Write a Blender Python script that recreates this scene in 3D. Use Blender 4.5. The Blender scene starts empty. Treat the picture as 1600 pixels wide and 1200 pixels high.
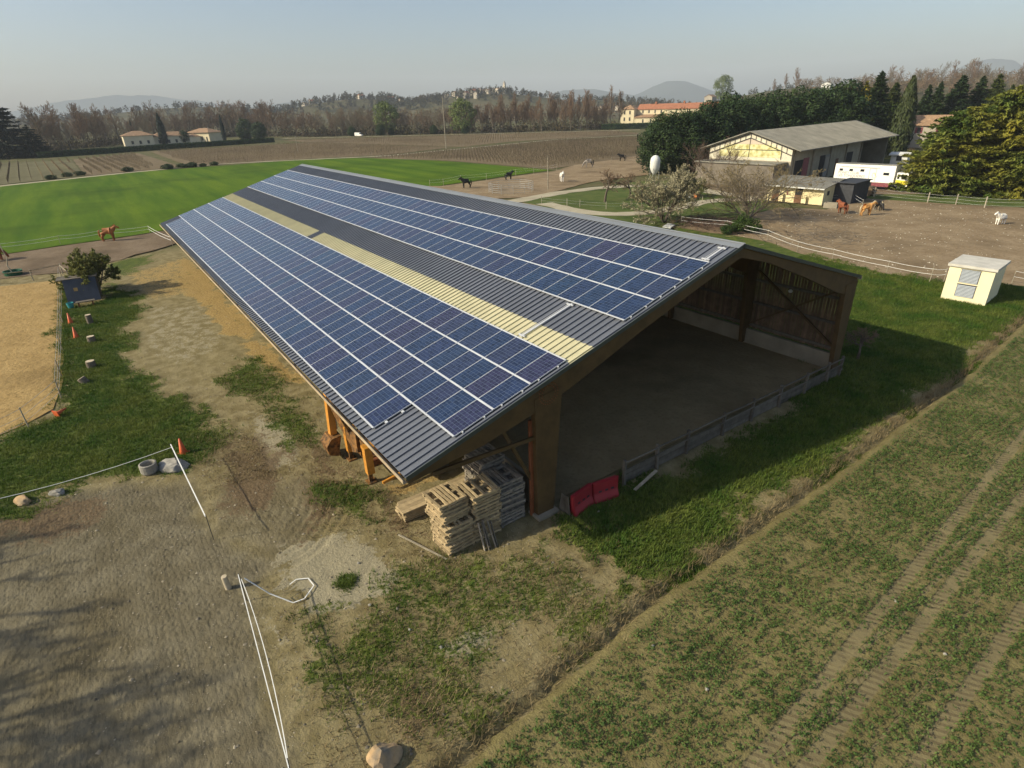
import bpy, bmesh, math, random
import numpy as np
from mathutils import Vector, Matrix, Euler
random.seed(7); RNG = np.random.default_rng(7)
scene = bpy.context.scene
COL = scene.collection
R = math.radians

# ------------------------------------------------------------------ camera
cam_d = bpy.data.cameras.new('camera'); cam = bpy.data.objects.new('camera', cam_d); COL.objects.link(cam)
YAW, PITCH, ROLL = -0.6044987, 0.4487947, -0.0324900
fw = Vector((math.cos(PITCH)*math.cos(YAW), math.cos(PITCH)*math.sin(YAW), -math.sin(PITCH)))
rt0 = Vector((math.sin(YAW), -math.cos(YAW), 0)); up0 = rt0.cross(fw)
rt = math.cos(ROLL)*rt0 + math.sin(ROLL)*up0; up = -math.sin(ROLL)*rt0 + math.cos(ROLL)*up0
cam.matrix_world = Matrix(((rt.x, up.x, -fw.x, -14.599), (rt.y, up.y, -fw.y, 22.042), (rt.z, up.z, -fw.z, 14.555), (0, 0, 0, 1)))
cam_d.sensor_width = 36.0; cam_d.lens = 901.41/1600*36
cam_d.clip_start = 0.1; cam_d.clip_end = 30000
scene.camera = cam

# ------------------------------------------------------------------ sky, sun, exposure
SUN = Vector((0.585, 1.585, 1.0)).normalized()
SUN_EL = math.asin(SUN.z); SUN_AZ = math.atan2(SUN.x, SUN.y)
world = bpy.data.worlds.new('World'); scene.world = world; world.use_nodes = True
wn = world.node_tree.nodes; wl = world.node_tree.links
sky = wn.new('ShaderNodeTexSky'); sky.sky_type = 'NISHITA'; sky.sun_disc = False
sky.sun_elevation = SUN_EL; sky.sun_rotation = SUN_AZ
sky.altitude = 100; sky.air_density = 1.0; sky.dust_density = 2.6; sky.ozone_density = 1.5
hs = wn.new('ShaderNodeHueSaturation'); hs.inputs['Saturation'].default_value = 1.0
wl.new(sky.outputs[0], hs.inputs['Color']); wl.new(hs.outputs[0], wn['Background'].inputs['Color'])
wn['Background'].inputs['Strength'].default_value = 0.132
sun_d = bpy.data.lights.new('sun', 'SUN'); sun_d.energy = 5.0; sun_d.angle = R(0.6); sun_d.color = (1.0, 0.91, 0.68)
sun = bpy.data.objects.new('sun', sun_d); COL.objects.link(sun)
sun.rotation_euler = SUN.to_track_quat('Z', 'Y').to_euler(); sun.location = (0, 40, 60)
vs = scene.view_settings; vs.view_transform = 'Standard'; vs.look = 'None'; vs.gamma = 1.0; vs.exposure = 0.15
try: vs.use_curve_mapping = False
except Exception: pass
scene.cycles.use_denoising = True
scene.cycles.max_bounces = 4; scene.cycles.diffuse_bounces = 2; scene.cycles.glossy_bounces = 2; scene.cycles.adaptive_threshold = 0.02; scene.cycles.transparent_max_bounces = 8

# ------------------------------------------------------------------ helpers
MATS = {}
def nt(name):
    m = bpy.data.materials.new(name); m.use_nodes = True
    return m, m.node_tree.nodes, m.node_tree.links, m.node_tree.nodes['Principled BSDF']
def setin(b, k, v):
    if k in b.inputs: b.inputs[k].default_value = v
def c4(c, k=1.0): return (c[0]*k, c[1]*k, c[2]*k, 1)
def mat(name, col, rough=0.8, var=0.2, vs_=3.0, bump=0.0, bs=30.0, metal=0.0, rnd=0.0, col2=None, spec=0.3, island=0.0, world_co=True, detail=4):
    m, n, l, b = nt(name)
    setin(b, 'Roughness', rough); setin(b, 'Metallic', metal); setin(b, 'Specular IOR Level', spec)
    if world_co:
        g = n.new('ShaderNodeNewGeometry'); co = g.outputs['Position']
    else:
        g = n.new('ShaderNodeTexCoord'); co = g.outputs['Object']
    nz = n.new('ShaderNodeTexNoise'); nz.inputs['Scale'].default_value = vs_; nz.inputs['Detail'].default_value = detail
    l.new(co, nz.inputs['Vector'])
    mx = n.new('ShaderNodeMix'); mx.data_type = 'RGBA'
    mx.inputs[6].default_value = c4(col, 1-var); mx.inputs[7].default_value = c4(col2 or col, 1+var)
    rmp = n.new('ShaderNodeMapRange'); rmp.inputs[1].default_value = 0.3; rmp.inputs[2].default_value = 0.7
    l.new(nz.outputs['Fac'], rmp.inputs[0]); l.new(rmp.outputs[0], mx.inputs[0])
    out = mx.outputs[2]
    if rnd or island:
        mul = n.new('ShaderNodeMix'); mul.data_type = 'RGBA'; mul.blend_type = 'MULTIPLY'; mul.inputs[0].default_value = 1
        l.new(out, mul.inputs[6]); mr = n.new('ShaderNodeMapRange')
        if island:
            gg = n.new('ShaderNodeNewGeometry'); l.new(gg.outputs['Random Per Island'], mr.inputs[0]); k = island
        else:
            oi = n.new('ShaderNodeObjectInfo'); l.new(oi.outputs['Random'], mr.inputs[0]); k = rnd
        mr.inputs[3].default_value = 1-k; mr.inputs[4].default_value = 1+k
        l.new(mr.outputs[0], mul.inputs[7]); out = mul.outputs[2]
    l.new(out, b.inputs['Base Color'])
    if bump:
        nb = n.new('ShaderNodeTexNoise'); nb.inputs['Scale'].default_value = bs; nb.inputs['Detail'].default_value = 4
        l.new(co, nb.inputs['Vector']); bp = n.new('ShaderNodeBump'); bp.inputs['Strength'].default_value = bump; bp.inputs['Distance'].default_value = 0.03
        l.new(nb.outputs['Fac'], bp.inputs['Height']); l.new(bp.outputs[0], b.inputs['Normal'])
    MATS[name] = m
    return m
def leafmat(name, col, col2, var=0.35, rough=0.7, trans=0.25, big=0.25):
    m, n, l, b = nt(name)
    g = n.new('ShaderNodeNewGeometry'); nz = n.new('ShaderNodeTexNoise'); nz.inputs['Scale'].default_value = big; nz.inputs['Detail'].default_value = 3
    l.new(g.outputs['Position'], nz.inputs['Vector'])
    mp = n.new('ShaderNodeMapRange'); mp.inputs[1].default_value = 0.35; mp.inputs[2].default_value = 0.65
    l.new(nz.outputs['Fac'], mp.inputs[0])
    mx = n.new('ShaderNodeMix'); mx.data_type = 'RGBA'; mx.inputs[6].default_value = c4(col); mx.inputs[7].default_value = c4(col2)
    l.new(mp.outputs[0], mx.inputs[0])
    mul = n.new('ShaderNodeMix'); mul.data_type = 'RGBA'; mul.blend_type = 'MULTIPLY'; mul.inputs[0].default_value = 1
    mr = n.new('ShaderNodeMapRange'); mr.inputs[3].default_value = 1-var; mr.inputs[4].default_value = 1+var
    l.new(g.outputs['Random Per Island'], mr.inputs[0]); l.new(mx.outputs[2], mul.inputs[6]); l.new(mr.outputs[0], mul.inputs[7])
    l.new(mul.outputs[2], b.inputs['Base Color']); setin(b, 'Roughness', rough); setin(b, 'Specular IOR Level', 0.2)
    if trans:
        tr = n.new('ShaderNodeBsdfTranslucent'); l.new(mul.outputs[2], tr.inputs['Color'])
        ms = n.new('ShaderNodeMixShader'); ms.inputs[0].default_value = trans
        l.new(b.outputs[0], ms.inputs[1]); l.new(tr.outputs[0], ms.inputs[2]); l.new(ms.outputs[0], n['Material Output'].inputs['Surface'])
    MATS[name] = m
    return m

class MB:
    """collects shapes; build() links them as one mesh object"""
    def __init__(s): s.v = []; s.f = []; s.m = []
    def add(s, vs, fs, mi=0):
        o = len(s.v); s.v += [tuple(p) for p in vs]; s.f += [tuple(i+o for i in f) for f in fs]; s.m += [mi]*len(fs); return s
    def box(s, c, d, mi=0, rot=None):
        hx, hy, hz = d[0]/2, d[1]/2, d[2]/2
        vs = [Vector((x, y, z)) for z in (-hz, hz) for y in (-hy, hy) for x in (-hx, hx)]
        if rot is not None:
            M = rot if isinstance(rot, Matrix) else Euler(rot).to_matrix()
            vs = [M @ p for p in vs]
        c = Vector(c); vs = [p+c for p in vs]
        return s.add(vs, [(0, 2, 3, 1), (4, 5, 7, 6), (0, 1, 5, 4), (2, 6, 7, 3), (0, 4, 6, 2), (1, 3, 7, 5)], mi)
    def bx(s, x0, x1, y0, y1, z0, z1, mi=0): return s.box(((x0+x1)/2, (y0+y1)/2, (z0+z1)/2), (abs(x1-x0), abs(y1-y0), abs(z1-z0)), mi)
    def beam(s, a, b, w, h, mi=0, upv=(0, 0, 1)):
        a = Vector(a); b = Vector(b); d = (b-a); L = d.length; d.normalize()
        u = Vector(upv); sd = d.cross(u)
        if sd.length < 1e-4: sd = d.cross(Vector((1, 0, 0)))
        sd.normalize(); u = sd.cross(d)
        vs = [p+sd*x*w/2+u*z*h/2 for p in (a, b) for z in (-1, 1) for x in (-1, 1)]
        return s.add(vs, [(0, 1, 3, 2), (4, 6, 7, 5), (0, 4, 5, 1), (2, 3, 7, 6), (0, 2, 6, 4), (1, 5, 7, 3)], mi)
    def tube(s, a, b, r0, r1=None, n=8, mi=0, cap=True):
        a = Vector(a); b = Vector(b); r1 = r0 if r1 is None else r1
        d = (b-a).normalized(); x = d.orthogonal().normalized(); y = d.cross(x)
        vs = []
        for p, r in ((a, r0), (b, r1)):
            vs += [p+(x*math.cos(t)+y*math.sin(t))*r for t in [2*math.pi*i/n for i in range(n)]]
        fs = [(i, (i+1) % n, n+(i+1) % n, n+i) for i in range(n)]
        if cap: fs += [tuple(range(n-1, -1, -1)), tuple(range(n, 2*n))]
        return s.add(vs, fs, mi)
    def prism(s, poly, axis, a0, a1, mi=0):
        """extrude 2D poly along axis ('x','y','z')"""
        def P(p, a): return {'x': (a, p[0], p[1]), 'y': (p[0], a, p[1]), 'z': (p[0], p[1], a)}[axis]
        n = len(poly); vs = [P(p, a0) for p in poly]+[P(p, a1) for p in poly]
        fs = [tuple(range(n)), tuple(range(2*n-1, n-1, -1))]+[(i, n+i, n+(i+1) % n, (i+1) % n) for i in range(n)]
        return s.add(vs, fs, mi)
    def quad(s, a, b, c, d, mi=0): return s.add([a, b, c, d], [(0, 1, 2, 3)], mi)
    def lathe(s, prof, c=(0, 0, 0), n=14, mi=0):
        vs = []; k = len(prof)
        for i in range(n):
            t = 2*math.pi*i/n
            vs += [(c[0]+r*math.cos(t), c[1]+r*math.sin(t), c[2]+z) for r, z in prof]
        fs = [(i*k+j, ((i+1) % n)*k+j, ((i+1) % n)*k+j+1, i*k+j+1) for i in range(n) for j in range(k-1)]
        return s.add(vs, fs, mi)
    def mesh(s, name, mats):
        me = bpy.data.meshes.new(name); me.from_pydata(s.v, [], s.f)
        for m in (mats if isinstance(mats, (list, tuple)) else [mats]): me.materials.append(MATS[m] if isinstance(m, str) else m)
        if len(me.materials) > 1: me.polygons.foreach_set('material_index', s.m)
        bm = bmesh.new(); bm.from_mesh(me); bmesh.ops.recalc_face_normals(bm, faces=bm.faces); bm.to_mesh(me); bm.free()
        return me
    def build(s, name, mats, parent=None, smooth=False, loc=None):
        me = s.mesh(name, mats)
        if smooth: me.polygons.foreach_set('use_smooth', [True]*len(me.polygons))
        return link(name, me, parent, loc)
def link(name, me, parent=None, loc=None):
    o = bpy.data.objects.new(name, me); COL.objects.link(o)
    if parent: o.parent = parent
    if loc is not None: o.location = loc
    return o
def fast_mesh(name, V, F, m, smooth=False):
    """V (n,3) array, F (k,3|4) array"""
    V = np.ascontiguousarray(V, np.float32); F = np.ascontiguousarray(F, np.int32)
    me = bpy.data.meshes.new(name); me.vertices.add(len(V)); me.vertices.foreach_set('co', V.ravel())
    k = F.shape[1]; me.loops.add(F.size); me.loops.foreach_set('vertex_index', F.ravel())
    me.polygons.add(len(F)); me.polygons.foreach_set('loop_start', np.arange(0, F.size, k, dtype=np.int32))
    try: me.polygons.foreach_set('loop_total', np.full(len(F), k, np.int32))
    except Exception: pass
    me.update(calc_edges=True); me.validate()
    for x in (m if isinstance(m, (list, tuple)) else [m]): me.materials.append(MATS[x] if isinstance(x, str) else x)
    if smooth: me.polygons.foreach_set('use_smooth', np.ones(len(F), bool))
    return me
def tag(o, label=None, cat=None, group=None, kind=None):
    if label: o['label'] = label
    if cat: o['category'] = cat
    if group: o['group'] = group
    if kind: o['kind'] = kind
    return o
def thing(name, label, cat, loc=(0, 0, 0), rz=0.0, group=None, scale=1.0):
    o = bpy.data.objects.new(name, None); COL.objects.link(o); o.empty_display_size = 0.2
    o.location = (loc[0], loc[1], loc[2] if len(loc) > 2 else 0); o.rotation_euler = (0, 0, rz); o.scale = (scale,)*3
    return tag(o, label, cat, group)
def struct(o): o['kind'] = 'structure'; return o
def dup(root, loc, rz=0.0, label=None, group=None, scale=None):
    r = root.copy(); COL.objects.link(r); r.location = (loc[0], loc[1], loc[2] if len(loc) > 2 else 0); r.rotation_euler = (0, 0, rz)
    if scale is not None: r.scale = scale if isinstance(scale, (tuple, list)) else (scale,)*3
    if label: r['label'] = label
    if group: r['group'] = group
    for ch in list(root.children):
        c = ch.copy(); COL.objects.link(c); c.parent = r
        for g in list(ch.children):
            d = g.copy(); COL.objects.link(d); d.parent = c
    return r
# value noise
_H = RNG.random((256, 256))
def vnoise(x, y, s=1.0, off=0):
    x = np.asarray(x, float)*s+off*17.3; y = np.asarray(y, float)*s+off*9.1
    xi = np.floor(x).astype(int); yi = np.floor(y).astype(int); fx = x-xi; fy = y-yi
    fx = fx*fx*(3-2*fx); fy = fy*fy*(3-2*fy)
    h = lambda a, b: _H[a % 256, b % 256]
    return (h(xi, yi)*(1-fx)+h(xi+1, yi)*fx)*(1-fy)+(h(xi, yi+1)*(1-fx)+h(xi+1, yi+1)*fx)*fy
def fbm(x, y, s=1.0, o=4, off=0):
    r = 0; a = 0.5; t = 0
    for i in range(o):
        r = r+a*vnoise(x, y, s*2**i, off+i); t += a; a *= 0.55
    return r/t
def polysd(X, Y, poly):
    """signed distance to polygon, positive inside"""
    P = np.asarray(poly, float); n = len(P); d2 = np.full(X.shape, 1e18); ins = np.zeros(X.shape, bool)
    for i in range(n):
        ax, ay = P[i]; bx_, by = P[(i+1) % n]; ex, ey = bx_-ax, by-ay; wx, wy = X-ax, Y-ay
        t = np.clip((wx*ex+wy*ey)/(ex*ex+ey*ey+1e-9), 0, 1); d2 = np.minimum(d2, (wx-ex*t)**2+(wy-ey*t)**2)
        c = ((ay > Y) != (by > Y)) & (X < ex*(Y-ay)/(by-ay+1e-12)+ax); ins ^= c
    d = np.sqrt(d2); return np.where(ins, d, -d)
def sst(x, a, b): t = np.clip((x-a)/(b-a), 0, 1); return t*t*(3-2*t)
def sheet(name, poly, z, m, jit=0.4, step=2.0):
    """flat ground sheet with an irregular outline"""
    pts = []
    n = len(poly)
    for i in range(n):
        a = Vector(poly[i][:2]); b = Vector(poly[(i+1) % n][:2]); L = (b-a).length; k = max(1, int(L/step)); nr = Vector((-(b-a).y, (b-a).x)).normalized()
        for j in range(k):
            p = a+(b-a)*j/k
            p = p+nr*(float(fbm(p.x, p.y, 0.25, 3, 5))-0.5)*2*jit
            pts.append((p.x, p.y, z))
    me = bpy.data.meshes.new(name); bm = bmesh.new(); f = bm.faces.new([bm.verts.new(p) for p in pts])
    bm.normal_update()
    if f.normal.z < 0: f.normal_flip()
    bmesh.ops.triangulate(bm, faces=bm.faces[:], ngon_method='BEAUTY'); bm.to_mesh(me); bm.free(); me.materials.append(MATS[m])
    return struct(link(name, me))
def strip(name, pts, w, z, m, jit=0.25):
    L = []; Rr = []
    P = []
    for i in range(len(pts)-1):
        a = Vector(pts[i][:2]); b = Vector(pts[i+1][:2]); k = max(1, int((b-a).length/1.5))
        P += [a+(b-a)*j/k for j in range(k)]
    P.append(Vector(pts[-1][:2]))
    # smooth the centre line
    for _ in range(6): P = [P[0]]+[(P[i-1]+P[i]*2+P[i+1])/4 for i in range(1, len(P)-1)]+[P[-1]]
    V = []
    for i, p in enumerate(P):
        d = (P[min(i+1, len(P)-1)]-P[max(i-1, 0)]).normalized(); nr = Vector((-d.y, d.x))
        jl = (float(fbm(p.x, p.y, 0.5, 3, 3))-0.5)*2*jit; jr = (float(fbm(p.x, p.y, 0.5, 3, 8))-0.5)*2*jit
        V += [(*(p+nr*(w/2+jl)), z), (*(p-nr*(w/2+jr)), z)]
    F = [(2*i, 2*i+1, 2*i+3, 2*i+2) for i in range(len(P)-1)]
    return struct(MB().add(V, F).build(name, m))
# ------------------------------------------------------------------ materials
def ground_mat():
    m, n, l, b = nt('ground_soil')
    g = n.new('ShaderNodeNewGeometry'); pos = g.outputs['Position']
    def noise(sc, det=5, rough=0.55, vec=None):
        t = n.new('ShaderNodeTexNoise'); t.inputs['Scale'].default_value = sc; t.inputs['Detail'].default_value = det; t.inputs['Roughness'].default_value = rough
        l.new(vec or pos, t.inputs['Vector']); return t.outputs['Fac']
    def mr(x, a, c, lo=0.0, hi=1.0, smooth=True):
        t = n.new('ShaderNodeMapRange'); t.interpolation_type = 'SMOOTHSTEP' if smooth else 'LINEAR'
        t.inputs[1].default_value = a; t.inputs[2].default_value = c; t.inputs[3].default_value = lo; t.inputs[4].default_value = hi
        l.new(x, t.inputs[0]); return t.outputs[0]
    def mth(op, a, c=None):
        t = n.new('ShaderNodeMath'); t.operation = op
        for i, x in enumerate((a, c)):
            if x is None: continue
            if isinstance(x, (int, float)): t.inputs[i].default_value = x
            else: l.new(x, t.inputs[i])
        return t.outputs[0]
    def mix(f, a, c):
        t = n.new('ShaderNodeMix'); t.data_type = 'RGBA'
        if isinstance(f, (int, float)): t.inputs[0].default_value = f
        else: l.new(f, t.inputs[0])
        for i, x in ((6, a), (7, c)):
            if isinstance(x, tuple): t.inputs[i].default_value = (*x, 1)
            else: l.new(x, t.inputs[i])
        return t.outputs[2]
    a1 = n.new('ShaderNodeAttribute'); a1.attribute_name = 'zone'; s1 = n.new('ShaderNodeSeparateColor'); l.new(a1.outputs['Color'], s1.inputs[0])
    a2 = n.new('ShaderNodeAttribute'); a2.attribute_name = 'zone2'; s2 = n.new('ShaderNodeSeparateColor'); l.new(a2.outputs['Color'], s2.inputs[0])
    nf = noise(7.0, 6, 0.62); nm = noise(1.3, 5); nc = noise(0.22, 4); ng = noise(24.0, 4, 0.7)
    pert = mth('ADD', mth('MULTIPLY', mth('SUBTRACT', nf, 0.5), 1.25), mth('MULTIPLY', mth('SUBTRACT', nm, 0.5), 1.0))
    def zone(o): return mr(mth('ADD', o, pert), 0.40, 0.62)
    soil = mix(mr(nm, 0.35, 0.65), (0.180, 0.146, 0.068), (0.262, 0.218, 0.115))
    soil = mix(mr(nf, 0.52, 0.72, 0, 0.55), soil, (0.13, 0.098, 0.06))
    hoofc = mix(mr(nm, 0.35, 0.65), (0.132, 0.112, 0.070), (0.176, 0.152, 0.099))
    hoofc = mix(mr(nc, 0.45, 0.7, 0, 0.7), hoofc, (0.105, 0.085, 0.046))
    col = mix(s2.outputs[0], soil, hoofc)
    col = mix(zone(s1.outputs[2]), col, mix(mr(ng, 0.35, 0.7), (0.25, 0.218, 0.138), (0.36, 0.318, 0.215)))
    strawc = mix(mr(nf, 0.35, 0.65), (0.25, 0.165, 0.06), (0.40, 0.285, 0.115))
    col = mix(zone(s2.outputs[1]), col, strawc)
    col = mix(mth('MULTIPLY', zone(s1.outputs[1]), 0.85), col, mix(mr(nf, 0.35, 0.65), (0.088, 0.058, 0.032), (0.16, 0.112, 0.065)))
    gc = mix(mr(nm, 0.3, 0.7), (0.045, 0.076, 0.014), (0.105, 0.125, 0.027))
    gc = mix(mr(nf, 0.5, 0.75, 0, 0.7), gc, (0.10, 0.088, 0.032))
    gz = zone(s1.outputs[0])
    col = mix(gz, col, gc)
    farc = mix(mr(nc, 0.35, 0.65), (0.075, 0.085, 0.030), (0.135, 0.115, 0.058))
    col = mix(s2.outputs[2], col, farc)
    l.new(col, b.inputs['Base Color']); setin(b, 'Roughness', 0.95); setin(b, 'Specular IOR Level', 0.1)
    mh = n.new('ShaderNodeMapping'); mh.inputs['Rotation'].default_value = (0, 0, -0.35); mh.inputs['Scale'].default_value = (0.5, 5.5, 1); l.new(pos, mh.inputs['Vector'])
    har = mth('MULTIPLY', noise(1.0, 4, 0.6, mh.outputs[0]), s2.outputs[0])
    # relief: clods everywhere, hoof prints on the riding ground
    mp = n.new('ShaderNodeMapping'); mp.inputs['Scale'].default_value = (4.4, 6.6, 1); mp.inputs['Rotation'].default_value = (0, 0, 0.5); l.new(pos, mp.inputs['Vector'])
    ad = n.new('ShaderNodeVectorMath'); ad.operation = 'ADD'
    ns = n.new('ShaderNodeTexNoise'); ns.inputs['Scale'].default_value = 2.2; l.new(pos, ns.inputs['Vector'])
    l.new(mp.outputs[0], ad.inputs[0]); l.new(ns.outputs['Color'], ad.inputs[1])
    vo = n.new('ShaderNodeTexVoronoi'); vo.feature = 'SMOOTH_F1'; vo.inputs['Smoothness'].default_value = 0.6; vo.inputs['Scale'].default_value = 1.0; l.new(ad.outputs[0], vo.inputs['Vector'])
    hp = mth('MULTIPLY', mr(vo.outputs['Distance'], 0.1, 0.62, 0, 1), mth('MULTIPLY', s2.outputs[0], 1.0))
    h = mth('ADD', mth('MULTIPLY', nf, mth('SUBTRACT', 0.55, mth('MULTIPLY', s2.outputs[0], 0.2))), mth('MULTIPLY', ng, 0.22)); h = mth('ADD', h, mth('ADD', mth('MULTIPLY', hp, 0.18), mth('MULTIPLY', har, 0.38)))
    bp = n.new('ShaderNodeBump'); bp.inputs['Strength'].default_value = 0.85; bp.inputs['Distance'].default_value = 0.09
    l.new(h, bp.inputs['Height']); l.new(bp.outputs[0], b.inputs['Normal'])
    MATS['ground_soil'] = m
ground_mat()
def field_mat(name, c1, c2, c3, fs=6.0, ms=0.6, bump=0.6, streak=None, sc=0.15):
    m, n, l, b = nt(name); g = n.new('ShaderNodeNewGeometry')
    def noise(s, d=5, vec=None):
        t = n.new('ShaderNodeTexNoise'); t.inputs['Scale'].default_value = s; t.inputs['Detail'].default_value = d; t.inputs['Roughness'].default_value = 0.6
        l.new(vec or g.outputs['Position'], t.inputs['Vector']); return t.outputs['Fac']
    vec = None
    if streak is not None:
        mp = n.new('ShaderNodeMapping'); mp.inputs['Rotation'].default_value = (0, 0, streak); mp.inputs['Scale'].default_value = (0.08, 1.0, 1); l.new(g.outputs['Position'], mp.inputs['Vector']); vec = mp.outputs[0]
    nf = noise(fs); nm = noise(ms, 4, vec); nc = noise(sc, 4)
    def mix(f, a, c, lo, hi, k=1.0):
        r = n.new('ShaderNodeMapRange'); r.inputs[1].default_value = lo; r.inputs[2].default_value = hi; r.inputs[4].default_value = k; l.new(f, r.inputs[0])
        t = n.new('ShaderNodeMix'); t.data_type = 'RGBA'; l.new(r.outputs[0], t.inputs[0])
        for i, x in ((6, a), (7, c)):
            if isinstance(x, tuple): t.inputs[i].default_value = (*x, 1)
            else: l.new(x, t.inputs[i])
        return t.outputs[2]
    col = mix(nm, c1, c2, 0.35, 0.65); col = mix(nf, col, c3, 0.5, 0.75, 0.75); col = mix(nc, col, tuple(x*0.62 for x in c1), 0.5, 0.68, 0.75)
    l.new(col, b.inputs['Base Color']); setin(b, 'Roughness', 0.95); setin(b, 'Specular IOR Level', 0.1)
    bp = n.new('ShaderNodeBump'); bp.inputs['Strength'].default_value = bump; bp.inputs['Distance'].default_value = 0.08; l.new(nf, bp.inputs['Height']); l.new(bp.outputs[0], b.inputs['Normal'])
    MATS[name] = m
field_mat('meadow_green', (0.048, 0.106, 0.003), (0.108, 0.168, 0.008), (0.040, 0.078, 0.005), 2.6, 0.22, 0.9, streak=0.9, sc=0.035)
field_mat('vine_soil', (0.150, 0.110, 0.065), (0.200, 0.152, 0.095), (0.130, 0.122, 0.05), 1.5, 0.4, 0.5, sc=0.03)
field_mat('vine_soil_green', (0.130, 0.118, 0.062), (0.17, 0.15, 0.085), (0.09, 0.105, 0.038), 1.5, 0.4, 0.5, sc=0.03)
field_mat('paddock_dirt', (0.225, 0.162, 0.095), (0.31, 0.235, 0.145), (0.13, 0.085, 0.045), 3.0, 0.30, 0.8, sc=0.11)
field_mat('paddock_dark', (0.150, 0.108, 0.068), (0.22, 0.165, 0.11), (0.10, 0.07, 0.042), 4.0, 0.3, 0.7, sc=0.1)
field_mat('gravel_pale', (0.38, 0.33, 0.23), (0.46, 0.41, 0.30), (0.31, 0.26, 0.18), 5.0, 0.6, 0.5)
field_mat('sand_tan', (0.32, 0.215, 0.085), (0.40, 0.275, 0.115), (0.20, 0.130, 0.050), 3.4, 0.7, 1.0, sc=0.12)
field_mat('arena_floor', (0.255, 0.190, 0.098), (0.31, 0.235, 0.125), (0.20, 0.145, 0.075), 5.0, 0.7, 0.8)
field_mat('lane_grass', (0.060, 0.095, 0.020), (0.105, 0.125, 0.034), (0.12, 0.105, 0.05), 4.0, 0.4, 0.6)
field_mat('hill_cover', (0.075, 0.075, 0.035), (0.115, 0.095, 0.055), (0.06, 0.062, 0.03), 0.25, 0.05, 0.0, sc=0.012)
field_mat('far_hill', (0.045, 0.058, 0.045), (0.055, 0.066, 0.05), (0.05, 0.055, 0.045), 0.02, 0.005, 0.0, sc=0.003)

def crop_mat():
    m, n, l, b = nt('crop_soil'); g = n.new('ShaderNodeNewGeometry')
    def noise(s, d=5):
        t = n.new('ShaderNodeTexNoise'); t.inputs['Scale'].default_value = s; t.inputs['Detail'].default_value = d; t.inputs['Roughness'].default_value = 0.62
        l.new(g.outputs['Position'], t.inputs['Vector']); return t.outputs['Fac']
    def mth(op, a, c=None, d=None):
        t = n.new('ShaderNodeMath'); t.operation = op
        for i, x in enumerate((a, c, d)):
            if x is None: continue
            if isinstance(x, (int, float)): t.inputs[i].default_value = x
            else: l.new(x, t.inputs[i])
        return t.outputs[0]
    def mr(x, a, c, lo=0.0, hi=1.0):
        t = n.new('ShaderNodeMapRange'); t.interpolation_type = 'SMOOTHSTEP'
        for i, v in ((1, a), (2, c), (3, lo), (4, hi)): t.inputs[i].default_value = v
        l.new(x, t.inputs[0]); return t.outputs[0]
    def mix(f, a, c):
        t = n.new('ShaderNodeMix'); t.data_type = 'RGBA'; l.new(f, t.inputs[0])
        for i, x in ((6, a), (7, c)):
            if isinstance(x, tuple): t.inputs[i].default_value = (*x, 1)
            else: l.new(x, t.inputs[i])
        return t.outputs[2]
    nf = noise(9.0); nm = noise(0.9); ng = noise(30.0, 3)
    col = mix(mr(nm, 0.35, 0.65), (0.156, 0.131, 0.054), (0.210, 0.178, 0.078))
    col = mix(mr(nf, 0.5, 0.72, 0, 0.6), col, (0.12, 0.092, 0.055))
    at = n.new('ShaderNodeAttribute'); at.attribute_name = 'trk'; sp = n.new('ShaderNodeSeparateXYZ'); l.new(at.outputs['Vector'], sp.inputs[0])
    ad = mth('ABSOLUTE', sp.outputs[0]); band = mr(ad, 0.15, 0.22, 1, 0)
    saw = mth('FRACT', mth('ADD', mth('MULTIPLY', sp.outputs[1], 4.3), mth('MULTIPLY', sp.outputs[0], 2.2)))
    lug = mth('MULTIPLY', mth('LESS_THAN', saw, 0.42), band)
    brk = mr(noise(0.5, 3), 0.40, 0.52); lug = mth('MULTIPLY', lug, brk)
    col = mix(mth('MULTIPLY', band, 0.30), col, (0.265, 0.215, 0.14)); col = mix(mth('MULTIPLY', lug, 0.55), col, (0.105, 0.080, 0.045))
    l.new(col, b.inputs['Base Color']); setin(b, 'Roughness', 0.95); setin(b, 'Specular IOR Level', 0.1)
    h = mth('ADD', mth('MULTIPLY', nf, mth('SUBTRACT', 0.75, mth('MULTIPLY', band, 0.5))), mth('MULTIPLY', ng, 0.25)); h = mth('SUBTRACT', h, mth('MULTIPLY', lug, 0.55))
    bp = n.new('ShaderNodeBump'); bp.inputs['Strength'].default_value = 0.8; bp.inputs['Distance'].default_value = 0.09; l.new(h, bp.inputs['Height']); l.new(bp.outputs[0], b.inputs['Normal'])
    MATS['crop_soil'] = m
crop_mat()

mat('roof_steel', (0.130, 0.140, 0.165), 0.42, 0.10, 0.4, spec=0.5)
mat('ridge_cap', (0.20, 0.215, 0.235), 0.45, 0.08, 0.5, spec=0.5)
mat('skylight', (0.52, 0.48, 0.30), 0.55, 0.10, 0.8, spec=0.4)
mat('alu', (0.62, 0.63, 0.64), 0.38, 0.06, 2, metal=0.25, spec=0.5)
mat('glulam', (0.095, 0.057, 0.021), 0.7, 0.22, 2.2, bump=0.2, bs=14)
mat('barn_board', (0.155, 0.098, 0.060), 0.85, 0.25, 3.0, bump=0.3, bs=20, rnd=0.3)
mat('concrete', (0.27, 0.235, 0.175), 0.9, 0.2, 1.0, bump=0.2, bs=20)
mat('grey_wood', (0.130, 0.112, 0.088), 0.9, 0.25, 4, bump=0.3, bs=25, rnd=0.25)
mat('pallet_new', (0.40, 0.305, 0.175), 0.85, 0.2, 5, bump=0.3, bs=30, rnd=0.22)
mat('pallet_old', (0.235, 0.205, 0.165), 0.9, 0.25, 5, bump=0.3, bs=30, rnd=0.25)
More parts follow.
